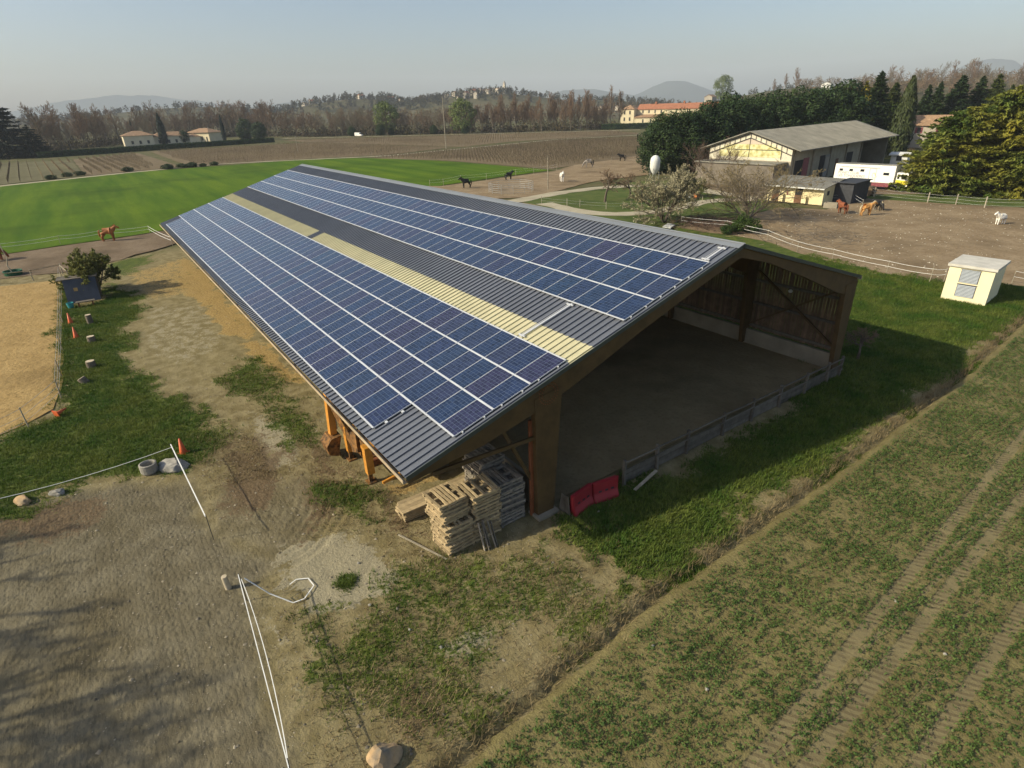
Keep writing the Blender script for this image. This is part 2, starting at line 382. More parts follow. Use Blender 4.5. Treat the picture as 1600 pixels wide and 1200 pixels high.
mat('fence_wood', (0.32, 0.28, 0.21), 0.9, 0.25, 4, bump=0.2, bs=25, rnd=0.2)
mat('white_tape', (0.80, 0.79, 0.74), 0.7, 0.05, 2)
mat('cream_wall', (0.72, 0.62, 0.36), 0.85, 0.08, 1.5, bump=0.1, bs=40)
mat('box_cream', (0.80, 0.72, 0.47), 0.8, 0.05, 1.2, bump=0.06, bs=60)
mat('box_roof', (0.56, 0.53, 0.46), 0.85, 0.14, 1.6, bump=0.1, bs=40)
mat('louvre', (0.36, 0.39, 0.42), 0.5, 0.06, 3, metal=0.3)
mat('dark_metal', (0.035, 0.035, 0.038), 0.6, 0.2, 4)
mat('digger_yellow', (0.55, 0.24, 0.03), 0.5, 0.2, 4, spec=0.4, col2=(0.5, 0.22, 0.04))
mat('rust', (0.20, 0.075, 0.03), 0.85, 0.35, 6)
mat('rubber', (0.03, 0.03, 0.03), 0.8, 0.15, 4)
mat('red_plastic', (0.28, 0.022, 0.028), 0.45, 0.12, 2, spec=0.4)
mat('orange_plastic', (0.68, 0.13, 0.04), 0.5, 0.1, 4, spec=0.4)
mat('blue_sheet', (0.058, 0.066, 0.082), 0.6, 0.15, 2)
mat('stone_grey', (0.30, 0.28, 0.24), 0.9, 0.3, 3, bump=0.6, bs=6)
mat('stone_ochre', (0.32, 0.27, 0.20), 0.9, 0.3, 2.5, bump=0.6, bs=6, col2=(0.42, 0.27, 0.13))
mat('log_bark', (0.17, 0.14, 0.105), 0.95, 0.3, 6, bump=0.6, bs=18)
mat('log_end', (0.50, 0.42, 0.29), 0.9, 0.15, 8)
mat('fibre_roof', (0.235, 0.222, 0.185), 0.9, 0.2, 0.5, bump=0.15, bs=10)
mat('old_wall', (0.34, 0.30, 0.22), 0.9, 0.15, 0.8)
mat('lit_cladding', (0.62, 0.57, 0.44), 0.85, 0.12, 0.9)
mat('lichen_cladding', (0.52, 0.46, 0.14), 0.9, 0.35, 1.2, col2=(0.62, 0.58, 0.34))
mat('doorway_shade', (0.022, 0.020, 0.018), 0.8, 0.3, 3)  # near-black colour paints the shade inside open doorways
mat('door_brown', (0.16, 0.075, 0.04), 0.8, 0.2, 3)
mat('truck_white', (0.82, 0.80, 0.74), 0.45, 0.04, 1.0, spec=0.5)
mat('truck_yellow', (0.75, 0.60, 0.03), 0.45, 0.05, 1.0, spec=0.5)
mat('glass_dark', (0.02, 0.022, 0.025), 0.08, 0.1, 3, spec=0.6)
mat('paint_grey', (0.30, 0.29, 0.27), 0.7, 0.1, 3)
mat('skirt_red', (0.22, 0.06, 0.07), 0.6, 0.2, 3)
mat('tile_red', (0.33, 0.140, 0.078), 0.9, 0.2, 0.8, bump=0.4, bs=3)
mat('tile_brown', (0.31, 0.195, 0.115), 0.9, 0.25, 1.5, bump=0.4, bs=3)
mat('farm_wall', (0.66, 0.57, 0.38), 0.9, 0.08, 0.3)
mat('villa_wall', (0.66, 0.58, 0.42), 0.9, 0.08, 0.3)
mat('pale_wall', (0.50, 0.44, 0.35), 0.9, 0.12, 0.1, rnd=0.25)
mat('window_dark', (0.05, 0.05, 0.05), 0.3, 0.2, 2)
mat('silo_white', (0.66, 0.66, 0.62), 0.55, 0.1, 0.8)
mat('galv', (0.42, 0.42, 0.40), 0.5, 0.1, 3, metal=0.4)
mat('bark', (0.115, 0.090, 0.068), 0.95, 0.25, 3)
mat('bark_grey', (0.20, 0.165, 0.125), 0.95, 0.25, 3)
leafmat('twig_brown', (0.165, 0.112, 0.072), (0.205, 0.132, 0.082), 0.3, 0.9, 0.0, 0.05)
leafmat('twig_red', (0.185, 0.118, 0.074), (0.225, 0.145, 0.092), 0.3, 0.9, 0.0, 0.05)
leafmat('twig_grey', (0.165, 0.138, 0.088), (0.195, 0.158, 0.105), 0.3, 0.9, 0.0, 0.05)
leafmat('bud_green', (0.115, 0.155, 0.045), (0.15, 0.185, 0.06), 0.3, 0.8, 0.2)
leafmat('blossom', (0.27, 0.24, 0.135), (0.36, 0.325, 0.21), 0.35, 0.8, 0.15)
leafmat('olive_leaf', (0.115, 0.135, 0.030), (0.175, 0.175, 0.050), 0.35)
leafmat('evergreen_dark', (0.020, 0.042, 0.014), (0.042, 0.066, 0.018), 0.45, 0.6, 0.12)
leafmat('evergreen_mid', (0.036, 0.060, 0.015), (0.075, 0.092, 0.020), 0.45, 0.6, 0.15)
leafmat('evergreen_gold', (0.120, 0.125, 0.018), (0.33, 0.26, 0.022), 0.4, 0.6, 0.2)
leafmat('evergreen_mixed', (0.072, 0.112, 0.020), (0.250, 0.225, 0.032), 0.5, 0.6, 0.18, 0.18)
leafmat('cedar_blue', (0.012, 0.022, 0.016), (0.018, 0.030, 0.020), 0.4, 0.7, 0.05)
leafmat('cypress_green', (0.034, 0.050, 0.016), (0.055, 0.068, 0.022), 0.4, 0.6, 0.1)
leafmat('far_wood', (0.050, 0.055, 0.034), (0.085, 0.068, 0.045), 0.4, 0.9, 0.0, 0.02)
leafmat('grass_blade', (0.052, 0.110, 0.013), (0.135, 0.165, 0.030), 0.4, 0.7, 0.3, 0.5)
leafmat('dry_grass', (0.17, 0.125, 0.062), (0.26, 0.20, 0.105), 0.4, 0.8, 0.2, 0.5)
leafmat('seedling', (0.055, 0.100, 0.022), (0.100, 0.145, 0.036), 0.35, 0.6, 0.2, 0.5)
leafmat('vine_twig', (0.115, 0.088, 0.058), (0.16, 0.125, 0.075), 0.35, 0.9, 0.0, 0.05)

# ------------------------------------------------------------------ ground
def axis(segs):
    out = []
    for a, b, st in segs: out.append(np.arange(a, b-1e-6, st))
    return np.concatenate(out+[[segs[-1][1]]])
def grow(start, end, s0, k=1.35):
    r = []; x = start; s = s0
    while x < end: s *= k; x = x+s; r.append(min(x, end))
    return np.array(r)
xs = np.concatenate([-grow(14, 6000, 0.4)[::-1], axis([(-14, -8, 0.4), (-8, 24, 0.125), (24, 66, 0.4)]), grow(66, 6000, 0.4)])
ys = np.concatenate([-grow(44, 6000, 0.4)[::-1], axis([(-44, 8, 0.4), (8, 33, 0.125), (33, 46, 0.4)]), grow(46, 6000, 0.4)])
GX, GY = np.meshgrid(xs, ys, indexing='ij')
n1 = fbm(GX, GY, 0.45, 4, 1); n2 = fbm(GX, GY, 1.6, 4, 2)
def zsum(polys, soft=1.7, amp=1.8):
    r = np.zeros(GX.shape)
    for poly, w in polys:
        sd = polysd(GX, GY, poly)+(n1-0.5)*2*amp+(n2-0.5)*amp
        r = np.maximum(r, w*sst(sd, -soft, soft))
    return r
GRASS = [
 ([(49.58, 26.23),(45.65, 24.97),(49.84, 22.02),(44.96, 20.87),(35.75, 22.29),(28.36, 22.66),(22.43, 21.32),(18.27, 19.94),(13.90, 19.80),(12.27, 20.68),(12.39, 22.53),(13.63, 24.93),(13.89, 27.25),(13.96, 28.56),(14.25, 32.48),(20.87, 34.90),(21.46, 29.02),(23.15, 27.47),(25.21, 26.37)], 1.0),
 ([(63.33, 22.68),(66.98, 16.62),(62.53, 17.45),(56.28, 20.76),(49.63, 21.77),(48.03, 23.86)], 0.75),
 ([(22.24, 18.54),(24.27, 15.99),(20.88, 15.06),(13.94, 15.65),(10.80, 15.86),(11.49, 16.75),(15.03, 17.02),(18.42, 17.90)], 0.68),
 ([(6.72, 16.79),(5.80, 16.05),(3.26, 15.97),(2.84, 16.47),(4.26, 17.08)], 0.95),
 ([(0.71, 20.43),(0.20, 19.18),(-1.11, 18.84),(-1.63, 17.73),(-2.67, 17.74),(-3.30, 18.76),(-3.00, 20.15),(-1.81, 20.69)], 0.82),
 ([(2.08, 16.55),(-2.50, 11.11),(-5.36, 10.84),(-5.15, 14.43),(-6.20, 18.54),(-5.01, 20.40),(-3.69, 21.25),(0.74, 20.47),(-0.51, 18.59)], 0.50),
 ([(-3.60, 18.30),(-4.00, 15.96),(-4.46, 13.35),(-4.66, 11.31),(-5.43, 13.67),(-5.71, 17.08),(-5.65, 18.60)], 0.6),
 ([(-2.33, 21.00),(-3.16, 20.03),(-4.32, 20.12),(-4.21, 21.10)], 0.5),
 ([(2.03, 16.18),(-0.38, 15.73),(-2.13, 15.12),(-3.10, 14.51),(-3.16, 15.17),(-2.01, 16.38),(-0.82, 16.93),(0.56, 17.23)], 0.6),
 ([(-0.93, 14.76),(-1.25, 13.07),(-1.49, 11.64),(-2.49, 11.55),(-2.25, 13.77),(-2.14, 15.00)], 0.72),
 ([(-5.99, 18.42),(-5.74, 16.26),(-5.69, 13.90),(-5.45, 10.94),(-4.13, 10.79),(-4.91, 13.98),(-5.23, 16.77),(-5.50, 18.52)], 0.72),
 ([(-0.9,9.2),(-1.6,10.6),(-2.2,11.2),(-4.0,11.0),(-5.3,11.5),(-5.3,-5),(-4.6,-18),(-3.6,-30),(-3,-45),(2,-45),(3.0,-36),(7.6,-35.0),(17,-36.8),(24,-40),(30,-38),(40,-30),(62,-26),(62,-12.2),(0,-12.2),(-0.9,-11.5)], 1.0),
 ([(0,-12),(62,-12),(70,-25),(45,-38),(30,-40),(10,-34)], 0.8),
]
BROWN = [
 ([(14.30, 20.32),(13.22, 18.45),(10.22, 17.88),(7.92, 18.94),(7.54, 20.56),(9.47, 21.31)], 0.8),
 ([(10.50, 16.44),(7.93, 15.81),(4.96, 17.21),(4.18, 19.00),(7.19, 17.24)], 0.85),
 ([(5.38, 15.65),(3.46, 14.23),(-0.25, 15.40),(0.88, 16.09),(2.73, 16.52)], 0.75),
 ([(-2.32, 19.32),(-4.11, 16.92),(-5.90, 17.99),(-5.84, 19.41),(-5.08, 20.43),(-3.68, 19.50)], 0.72),
 ([(13.68, 28.54),(12.87, 24.73),(10.83, 24.15),(9.74, 27.16),(10.20, 28.32)], 0.7),
 ([(-1.74, 17.39),(-2.80, 16.60),(-3.08, 17.20),(-2.29, 17.87)], 0.6),
 ([(-1.92, 12.41),(-3.39, 11.00),(-4.40, 11.64),(-4.01, 13.51)], 0.5),
]
PALE = [
 ([(4.11, 19.49),(3.68, 17.93),(2.35, 16.43),(0.22, 16.78),(-0.26, 18.27),(0.31, 19.78),(2.28, 20.24)], 1.0),
 ([(16.69, 17.95),(13.19, 16.88),(9.21, 17.45),(9.59, 18.77),(12.89, 18.52)], 0.7),
 ([(-2.63, 17.61),(-3.10, 15.37),(-3.97, 14.00),(-4.55, 14.45),(-4.24, 16.57),(-3.34, 17.77)], 0.75),
 ([(-3.47, 13.34),(-3.34, 11.84),(-4.06, 11.62),(-4.51, 12.86)], 0.6),
 ([(1.50, 21.27),(0.48, 20.34),(-2.13, 20.94),(-2.09, 21.63)], 0.7),
 ([(42.19, 20.39),(40.46, 15.65),(29.13, 16.39),(24.58, 19.61),(29.22, 22.03)], 0.45),
]
STRAW = [([(62.24, 14.85),(52.09, 14.18),(30.04, 14.40),(18.07, 14.53),(19.40, 15.47),(30.89, 16.48),(48.35, 17.09)], 0.9),
         ([(5.30, 14.81),(4.88, 12.54),(4.19, 12.61),(4.51, 14.89)], 0.9), ([(56.75, 21.30),(61.22, 14.66),(44.96, 14.84),(43.97, 19.72)], 0.55)]
HOOF = [([(14.74, 35.93),(13.85, 28.55),(13.22, 24.71),(10.93, 21.45),(6.32, 21.63),(3.54, 20.11),(2.56, 21.32),(-0.73, 21.44),(-4.23, 21.58),(-7.06, 22.06),(-3.08, 27.51),(3.85, 34.95)], 1.0),
        ([(10.15, 21.06),(8.26, 17.46),(5.44, 17.83),(3.64, 19.16),(4.02, 20.21),(6.33, 21.52)], 0.75)]
zg = zsum(GRASS); zb = zsum(BROWN); zp = zsum(PALE, 0.8, 1.0); zs = zsum(STRAW, 0.8, 1.0); zh = zsum(HOOF, 0.6, 0.6)
sparse = 0.30*sst(n1, 0.45, 0.7); zg = np.maximum(zg, np.where(zh > 0.3, 0, sparse)*(zp < 0.5))
far = np.maximum(sst(np.abs(GX-26), 38, 46), sst(np.abs(GY-0), 44, 50))
far = np.where(GX < -14, 1, far)
GZ = (n2-0.5)*0.07+(n1-0.5)*0.05*(1-zh)
inner = (GX > -14) & (GX < 66) & (GY > -44) & (GY < 46)
GZ = np.where(inner, GZ, -0.06)
GZ += zg*0.03*inner
# tyre ruts curving through the yard, and the furrow along the crop
def polydist(pts):
    P = np.asarray(pts, float); best = np.full(GX.shape, 1e9)
    for i in range(len(P)-1):
        a, b = P[i], P[i+1]; e = b-a; t = np.clip(((GX-a[0])*e[0]+(GY-a[1])*e[1])/(e @ e), 0, 1)
        best = np.minimum(best, np.hypot(GX-a[0]-e[0]*t, GY-a[1]-e[1]*t))
    return best
RW = 1.0
for e_ in ((5.08, 21.49), (8.95, 17.53)): RW = RW*sst(np.hypot(GX-e_[0], GY-e_[1]), 1.5, 3.2)
for k in range(6):
    d = polydist([(5.08, 21.49),(4.74, 20.49),(4.89, 19.51),(5.78, 18.61),(7.14, 17.92),(8.95, 17.53)]) if k == 0 else d
    GZ -= RW*(0.065*np.exp(-((d-k*0.36)/0.10)**2)-0.035*np.exp(-((d-k*0.36-0.18)/0.09)**2))
EDGE = np.interp(GY, [-60, -29, -15, -0.7, 11, 18.7, 40], [-2.6, -3.9, -5.0, -5.5, -5.7, -6.4, -9])+(n2-0.5)*0.3
GZ -= 0.30*np.exp(-((GX-EDGE-0.02)/np.where(GX > EDGE, 0.12, 0.26))**2)
GZ = np.where(GX < EDGE-0.25, -0.12, GZ)
GZ = np.where((GX > 0.2) & (GX < 60) & (GY > -11.2) & (GY < 10.4), -0.05+(n2-0.5)*0.02, GZ)
nx, ny = GX.shape
idx = np.arange(nx*ny).reshape(nx, ny)
F = np.stack([idx[:-1, :-1], idx[1:, :-1], idx[1:, 1:], idx[:-1, 1:]], -1).reshape(-1, 4)
me = fast_mesh('ground', np.stack([GX, GY, GZ], -1).reshape(-1, 3), F, 'ground_soil', True)
def pattr(me, name, arr):
    a = me.attributes.new(name, 'FLOAT_COLOR', 'POINT'); a.data.foreach_set('color', np.ascontiguousarray(arr, np.float32).ravel())
pattr(me, 'zone', np.stack([zg, zb, zp, np.ones_like(zg)], -1).reshape(-1, 4))
pattr(me, 'zone2', np.stack([zh, zs, far, np.ones_like(zg)], -1).reshape(-1, 4))
ground = struct(link('ground', me))

# crop field with its own fine grid
cx = np.concatenate([np.arange(-40, -19, 0.6), np.arange(-19, -9, 0.3), np.arange(-9, -3.9, 0.15)]); cy = np.concatenate([np.arange(-120, -40, 1.5), np.arange(-40, 34, 0.3)])
CX, CY = np.meshgrid(cx, cy, indexing='ij')
ce = np.interp(CY, [-120, -60, -29, -15, -0.7, 11, 18.7, 40], [0, -2.6, -3.9, -5.0, -5.5, -5.7, -6.4, -9])-0.12+(fbm(CX*0, CY, 1.2, 3, 4)-0.5)*0.25
CX = np.where(CX > ce, ce, CX)
cn = fbm(CX, CY, 0.8, 4, 6); CZ = 0.01+(cn-0.5)*0.10-0.16*np.exp(-((ce-CX)/0.10)**2)
CZ = np.where(CY < -60, CZ*0-0.02, CZ)
TRK = [((-11.53, 11.62), (-10.97, -2.33)), ((-13.06, 9.56), (-12.90, 2.63)), ((-10.69, 11.68), (-10.23, 4.43))]
bestd = np.full(CX.shape, 99.0); bests = np.zeros(CX.shape); crossing = np.zeros(CX.shape)
for a, b in TRK:
    a = np.array(a); b = np.array(b); e = (b-a)/np.linalg.norm(b-a)
    dd = (CX-a[0])*(-e[1])+(CY-a[1])*e[0]; ss = (CX-a[0])*e[0]+(CY-a[1])*e[1]
    k = np.abs(dd) < np.abs(bestd); bestd = np.where(k, dd, bestd); bests = np.where(k, ss, bests)
CZ -= 0.03*np.exp(-(bestd/0.18)**2)
nx, ny = CX.shape; idx = np.arange(nx*ny).reshape(nx, ny)
F = np.stack([idx[:-1, :-1], idx[1:, :-1], idx[1:, 1:], idx[:-1, 1:]], -1).reshape(-1, 4)
me = fast_mesh('crop_field', np.stack([CX, CY, CZ], -1).reshape(-1, 3), F, 'crop_soil', True)
a = me.attributes.new('trk', 'FLOAT_VECTOR', 'POINT'); a.data.foreach_set('vector', np.stack([bestd, bests, bests*0], -1).astype(np.float32).ravel())
struct(link('crop_field', me))

# ------------------------------------------------------------------ large sheets of the land
sheet('sand_arena', [(58.65, 26.36),(39.14, 26.34),(26.52, 26.40),(23.71, 26.76),(22.41, 28.00),(21.80, 29.04),(20.84, 33.64),(44.01, 46.66),(60.05, 38.39),(60.02, 31.40)], 0.05, 'sand_tan', 0.25, 0.8)
sheet('meadow', [(80.24, 53.76),(79.43, 32.59),(80.62, 22.62),(82.90, 14.42),(74,4),(92,-28),(97.42, -39.09),(100.65, -55.88),(103.11, -73.25),(149.60, -70.42),(186.98, -59.10),(200.95, -43.76),(200.28, 10.01),(188.73, 39.34),(176.32, 70.80)], 0.04, 'meadow_green', 0.8)
sheet('dirt_track', [(73.61, 47.61),(78.95, 32.56),(80.09, 22.64),(82.11, 14.26),(70.88, 14.00),(65.11, 20.73),(62.47, 26.19),(63.61, 31.62),(57.92, 44.07)], 0.06, 'paddock_dark', 0.8)
strip('farm_track', [(165.22, 63.74),(186.62, 39.21),(200.28, 10.01),(208.63, -18.34),(199.45, -43.29),(188.98, -67.07),(194.89, -96.28),(199.20, -119.91),(209.48, -162.38),(198.71, -205.87)], 2.6, 0.05, 'gravel_pale', 0.5)
sheet('vineyard_soil', [(183.18, 72.35),(191.96, 39.54),(200.40, 20.86),(294.64, 22.84),(309.90, 100.97)], 0.02, 'vine_soil_green')
sheet('vineyard_soil', [(200.03, 20.56),(209.29, -5.89),(321.55, -2.90),(296.56, 22.38)], 0.022, 'vine_soil')
sheet('vineyard_soil', [(210.11, -7.89),(204.02, -44.74),(193.44, -69.07),(209.36, -106.06),(323.42, -82.67),(326.79, -8.68)], 0.024, 'vine_soil')
sheet('vineyard_soil', [(185.59, -58.52),(151.67, -71.60),(105.57, -75.23),(117.67, -124.07),(184.69, -199.45),(205.35, -158.98),(194.83, -113.91)], 0.026, 'vine_soil')
sheet('vineyard_soil', [(376.00, -83.78),(245.83, -234.95),(204.19, -216.28),(218.10, -143.07),(207.16, -109.34),(327.12, -83.85)], 0.02, 'vine_soil')
strip('country_road', [(401.31, -90.83),(347.73, -138.10),(291.26, -195.14),(238.65, -248.28)], 4.5, 0.06, 'gravel_pale', 0.2)
sheet('horse_paddock', [(101.86, -33.89),(96.46, -38.55),(98.50, -54.42),(100.75, -71.34),(108.18, -85.60),(116.50, -121.93),(81.25, -86.39),(77.60, -79.26),(78.50, -64.93),(73.52, -52.11),(69.96, -41.78),(73.32, -34.54),(86.80, -33.17)], 0.045, 'paddock_dirt', 0.8)
sheet('horse_yard', [(34.20, -38.13),(33.30, -46.00),(34.10, -59.77),(28.58, -62.73),(29.39, -75.23),(29.00, -77.40),(22.00, -78.63),(11.35, -81.59),(-5.48, -87.86),(-11.05, -44.16),(-1.06, -38.91),(0.71, -36.89),(3.55, -35.12),(7.59, -34.29),(17.05, -36.04),(22.37, -38.98)], 0.05, 'paddock_dirt', 0.7)
sheet('garden_grass', [(69.98, -37.64),(71.50, -70.78),(51.51, -82.26),(33.50, -56.45),(35.03, -39.12),(39.35, -36.64),(54.46, -36.10)], 0.03, 'lane_grass', 0.8)
strip('gravel_lane', [(67.22, -34.37),(70.36, -47.93),(70.32, -57.35),(66.60, -65.57),(60.56, -69.51),(49.69, -66.48),(40.64, -65.75)], 3.4, 0.055, 'gravel_pale', 0.7)
strip('gravel_lane', [(62.53, -38.78),(52.64, -37.07),(46.24, -38.73),(44.14, -43.04),(44.22, -50.06),(45.54, -59.33),(40.96, -64.51)], 3.0, 0.065, 'gravel_pale', 0.7)
sheet('stable_yard', [(63.32, -70.94),(51.45, -67.06),(39.53, -64.92),(30.28, -65.84),(30.90, -80.38),(25.86, -84.00),(27.48, -92.58),(39.93, -94.56),(46.48, -80.47),(58.83, -78.66)], 0.04, 'paddock_dark', 0.8)
sheet('lane_verge', [(32.27, -80.12),(26.44, -85.39),(13.72, -89.74),(-4.75, -93.57),(-5.81, -85.20),(11.35, -81.59),(21.69, -78.08),(28.90, -76.58)], 0.052, 'lane_grass', 0.5)
# ------------------------------------------------------------------ the solar barn
TH = 0.2896717; CT, ST = math.cos(TH), math.sin(TH); HR = 9.0963; TT = ST/CT
def LP(x, d, h=0.0): return (x, d*CT+h*ST, HR-d*ST+h*CT)
def RP(x, d, h=0.0): return (x, -d*CT-h*ST, HR-d*ST+h*CT)
def slab(mb, P, x0, x1, d0, d1, h0, h1, mi=0):
    vs = [P(x, d, h) for h in (h0, h1) for d in (d0, d1) for x in (x0, x1)]
    return mb.add(vs, [(0, 1, 3, 2), (4, 6, 7, 5), (0, 4, 5, 1), (2, 3, 7, 6), (0, 2, 6, 4), (1, 5, 7, 3)], mi)
X0, X1 = -0.25, 60.02; DE = 17.03; DR = 11.92
barn = thing('riding_barn', 'long open timber riding barn with blue solar panels on its grey ribbed roof', 'barn')
roof = MB()
def steel(mb, P, x0, x1, d0, d1):
    slab(mb, P, x0, x1, d0, d1, -0.16, -0.125)
    k = 0; x = X0+0.12
    while x < x1-0.05:
        if x > x0+0.02: slab(mb, P, x, x+0.085, d0+0.004, d1-0.004, -0.126, -0.068)
        x += 0.3335
steel(roof, LP, X0, X1, 0.30, 8.78); steel(roof, LP, X0, X1, 9.97, DE); steel(roof, LP, 28.95, 29.99, 8.782, 9.968)
steel(roof, RP, X0, X1, 0.30, DR)
roof_o = roof.build('roof', 'roof_steel', barn)
cap = MB(); slab(cap, LP, X0-0.02, X1+0.02, -0.06, 0.42, -0.066, -0.05); slab(cap, RP, X0-0.02, X1+0.02, -0.06, 0.42, -0.066, -0.05)
cap.build('ridge_cap', 'ridge_cap', roof_o)
for x0, x1 in ((X0, 28.95), (29.99, X1)):
    mb = MB(); slab(mb, LP, x0, x1, 8.78, 9.97, -0.155, -0.12)
    x = X0+0.12
    while x < x1-0.05:
        if x > x0: slab(mb, LP, x, x+0.085, 8.79, 9.96, -0.121, -0.072)
        x += 0.3335
    mb.build('skylight_strip', 'skylight', roof_o)
mat('edge_green', (0.055, 0.066, 0.058), 0.5, 0.15, 1.0, spec=0.4)
for P, dd in ((LP, DE), (RP, DR)):
    for xa, xb in ((X0-0.03, X0-0.001), (X1+0.001, X1+0.03)):
        trim = MB(); slab(trim, P, xa, xb, 0.0, dd, -0.22, -0.06); trim.build('edge_flashing', 'edge_green', roof_o)
g = MB(); p = LP(0, DE, -0.17); g.bx(X0, X1, p[1]-0.01, p[1]+0.13, p[2]-0.13, p[2]-0.11); g.bx(X0, X1, p[1]+0.12, p[1]+0.14, p[2]-0.109, p[2]+0.02)
p = RP(0, DR, -0.17); g.bx(X0, X1, p[1]-0.13, p[1]+0.01, p[2]-0.13, p[2]-0.11); g.bx(X0, X1, p[1]-0.14, p[1]-0.12, p[2]-0.109, p[2]+0.02)
g.build('gutter', mat('gutter_metal', (0.42, 0.33, 0.22), 0.6, 0.25, 1.5, metal=0.2), roof_o)

# solar panels: 7 rows of 59
def panel_mat():
    m, n, l, b = nt('panel_glass')
    uv = n.new('ShaderNodeUVMap'); uv.uv_map = 'UV'; sp = n.new('ShaderNodeSeparateXYZ'); l.new(uv.outputs[0], sp.inputs[0])
    def mth(op, a, c=None):
        t = n.new('ShaderNodeMath'); t.operation = op
        for i, x in enumerate((a, c)):
            if x is None: continue
            if isinstance(x, (int, float)): t.inputs[i].default_value = x
            else: l.new(x, t.inputs[i])
        return t.outputs[0]
    def line(o, w):
        f = mth('FRACT', o); return mth('MAXIMUM', mth('LESS_THAN', f, w), mth('GREATER_THAN', f, 1-w))
    ln = mth('MAXIMUM', line(sp.outputs[0], 0.030), line(sp.outputs[1], 0.030))
    bus = mth('MULTIPLY', line(mth('MULTIPLY', sp.outputs[0], 3.0), 0.055), 0.35)
    oi = n.new('ShaderNodeObjectInfo'); at = n.new('ShaderNodeAttribute'); at.attribute_name = 'rnd'
    r = mth('FRACT', mth('ADD', mth('MULTIPLY', oi.outputs['Random'], 1.0), at.outputs['Fac']))
    fl = n.new('ShaderNodeVectorMath'); fl.operation = 'FLOOR'; l.new(uv.outputs[0], fl.inputs[0])
    cb = n.new('ShaderNodeCombineXYZ'); sp2 = n.new('ShaderNodeSeparateXYZ'); l.new(fl.outputs[0], sp2.inputs[0])
    l.new(sp2.outputs[0], cb.inputs[0]); l.new(sp2.outputs[1], cb.inputs[1]); l.new(mth('MULTIPLY', r, 97.0), cb.inputs[2])
    wn_ = n.new('ShaderNodeTexWhiteNoise'); l.new(cb.outputs[0], wn_.inputs['Vector'])
    rp = n.new('ShaderNodeValToRGB'); e = rp.color_ramp.elements
    e[0].position = 0; e[0].color = (0.016, 0.024, 0.066, 1); e[1].position = 1; e[1].color = (0.021, 0.024, 0.062, 1)
    for p_, c_ in ((0.22, (0.014, 0.029, 0.072)), (0.40, (0.013, 0.026, 0.066)), (0.55, (0.021, 0.025, 0.062)), (0.7, (0.013, 0.031, 0.070)), (0.85, (0.025, 0.023, 0.056))):
        x = e.new(p_); x.color = (*c_, 1)
    l.new(r, rp.inputs[0])
    mr = n.new('ShaderNodeMapRange'); mr.inputs[3].default_value = 0.72; mr.inputs[4].default_value = 1.30; l.new(wn_.outputs['Value'], mr.inputs[0])
    mu = n.new('ShaderNodeMix'); mu.data_type = 'RGBA'; mu.blend_type = 'MULTIPLY'; mu.inputs[0].default_value = 1; l.new(rp.outputs[0], mu.inputs[6]); l.new(mr.outputs[0], mu.inputs[7])
    mx = n.new('ShaderNodeMix'); mx.data_type = 'RGBA'; l.new(mth('MAXIMUM', ln, bus), mx.inputs[0]); l.new(mu.outputs[2], mx.inputs[6]); mx.inputs[7].default_value = (0.12, 0.155, 0.23, 1)
    l.new(mx.outputs[2], b.inputs['Base Color']); setin(b, 'Roughness', 0.16); setin(b, 'Specular IOR Level', 0.42); setin(b, 'IOR', 1.45)
    ns = n.new('ShaderNodeTexNoise'); ns.inputs['Scale'].default_value = 1.7; g_ = n.new('ShaderNodeNewGeometry'); l.new(g_.outputs['Position'], ns.inputs['Vector'])
    rr = n.new('ShaderNodeMapRange'); rr.inputs[3].default_value = 0.10; rr.inputs[4].default_value = 0.30; l.new(ns.outputs['Fac'], rr.inputs[0]); l.new(rr.outputs[0], b.inputs['Roughness'])
    MATS['panel_glass'] = m
panel_mat()
PWD, PHT, FT = 0.992, 1.628, 0.04
def panel_geo():
    a, e = 0.011, 0.020
    V = [(0, 0, 0), (PWD, 0, 0), (PWD, PHT, 0), (0, PHT, 0), (a, e, 0), (PWD-a, e, 0), (PWD-a, PHT-e, 0), (a, PHT-e, 0), (0, 0, -FT), (PWD, 0, -FT), (PWD, PHT, -FT), (0, PHT, -FT)]
    F = [(4, 5, 6, 7), (0, 1, 5, 4), (1, 2, 6, 5), (2, 3, 7, 6), (3, 0, 4, 7), (0, 8, 9, 1), (1, 9, 10, 2), (2, 10, 11, 3), (3, 11, 8, 0)]
    return np.array(V), F
PV, PF = panel_geo(); PUV = {4: (0, 0), 5: (6, 0), 6: (6, 10), 7: (0, 10)}
def panel_mesh(name, offs):
    V = []; Fs = []; rn = []
    B = np.array([[1, 0, 0], [0, CT, -ST], [0, ST, CT]])
    for k, (o, world) in enumerate(offs):
        P = PV @ B + np.array(o) if world else PV
        V += [tuple(p) for p in P]; Fs += [tuple(i+12*k for i in f) for f in PF]; rn += [random.random() if world else 0.0]*12
    me = bpy.data.meshes.new(name); me.from_pydata(V, [], Fs); me.materials.append(MATS['alu']); me.materials.append(MATS['panel_glass'])
    me.polygons.foreach_set('material_index', [1 if i % 9 == 0 else 0 for i in range(len(Fs))])
    uv = me.uv_layers.new(name='UV'); dat = []
    for f in Fs:
        for i in f: dat += PUV.get(i % 12, (0, 0)) if i % 12 in PUV else (0, 0)
    uv.data.foreach_set('uv', dat)
    at = me.attributes.new('rnd', 'FLOAT', 'POINT'); at.data.foreach_set('value', rn)
    return me
def pn(n): return n*1.01+math.floor((n+0.999)/6)*0.02
def dS(s): return (8.9714-s)*1.67
slots = []
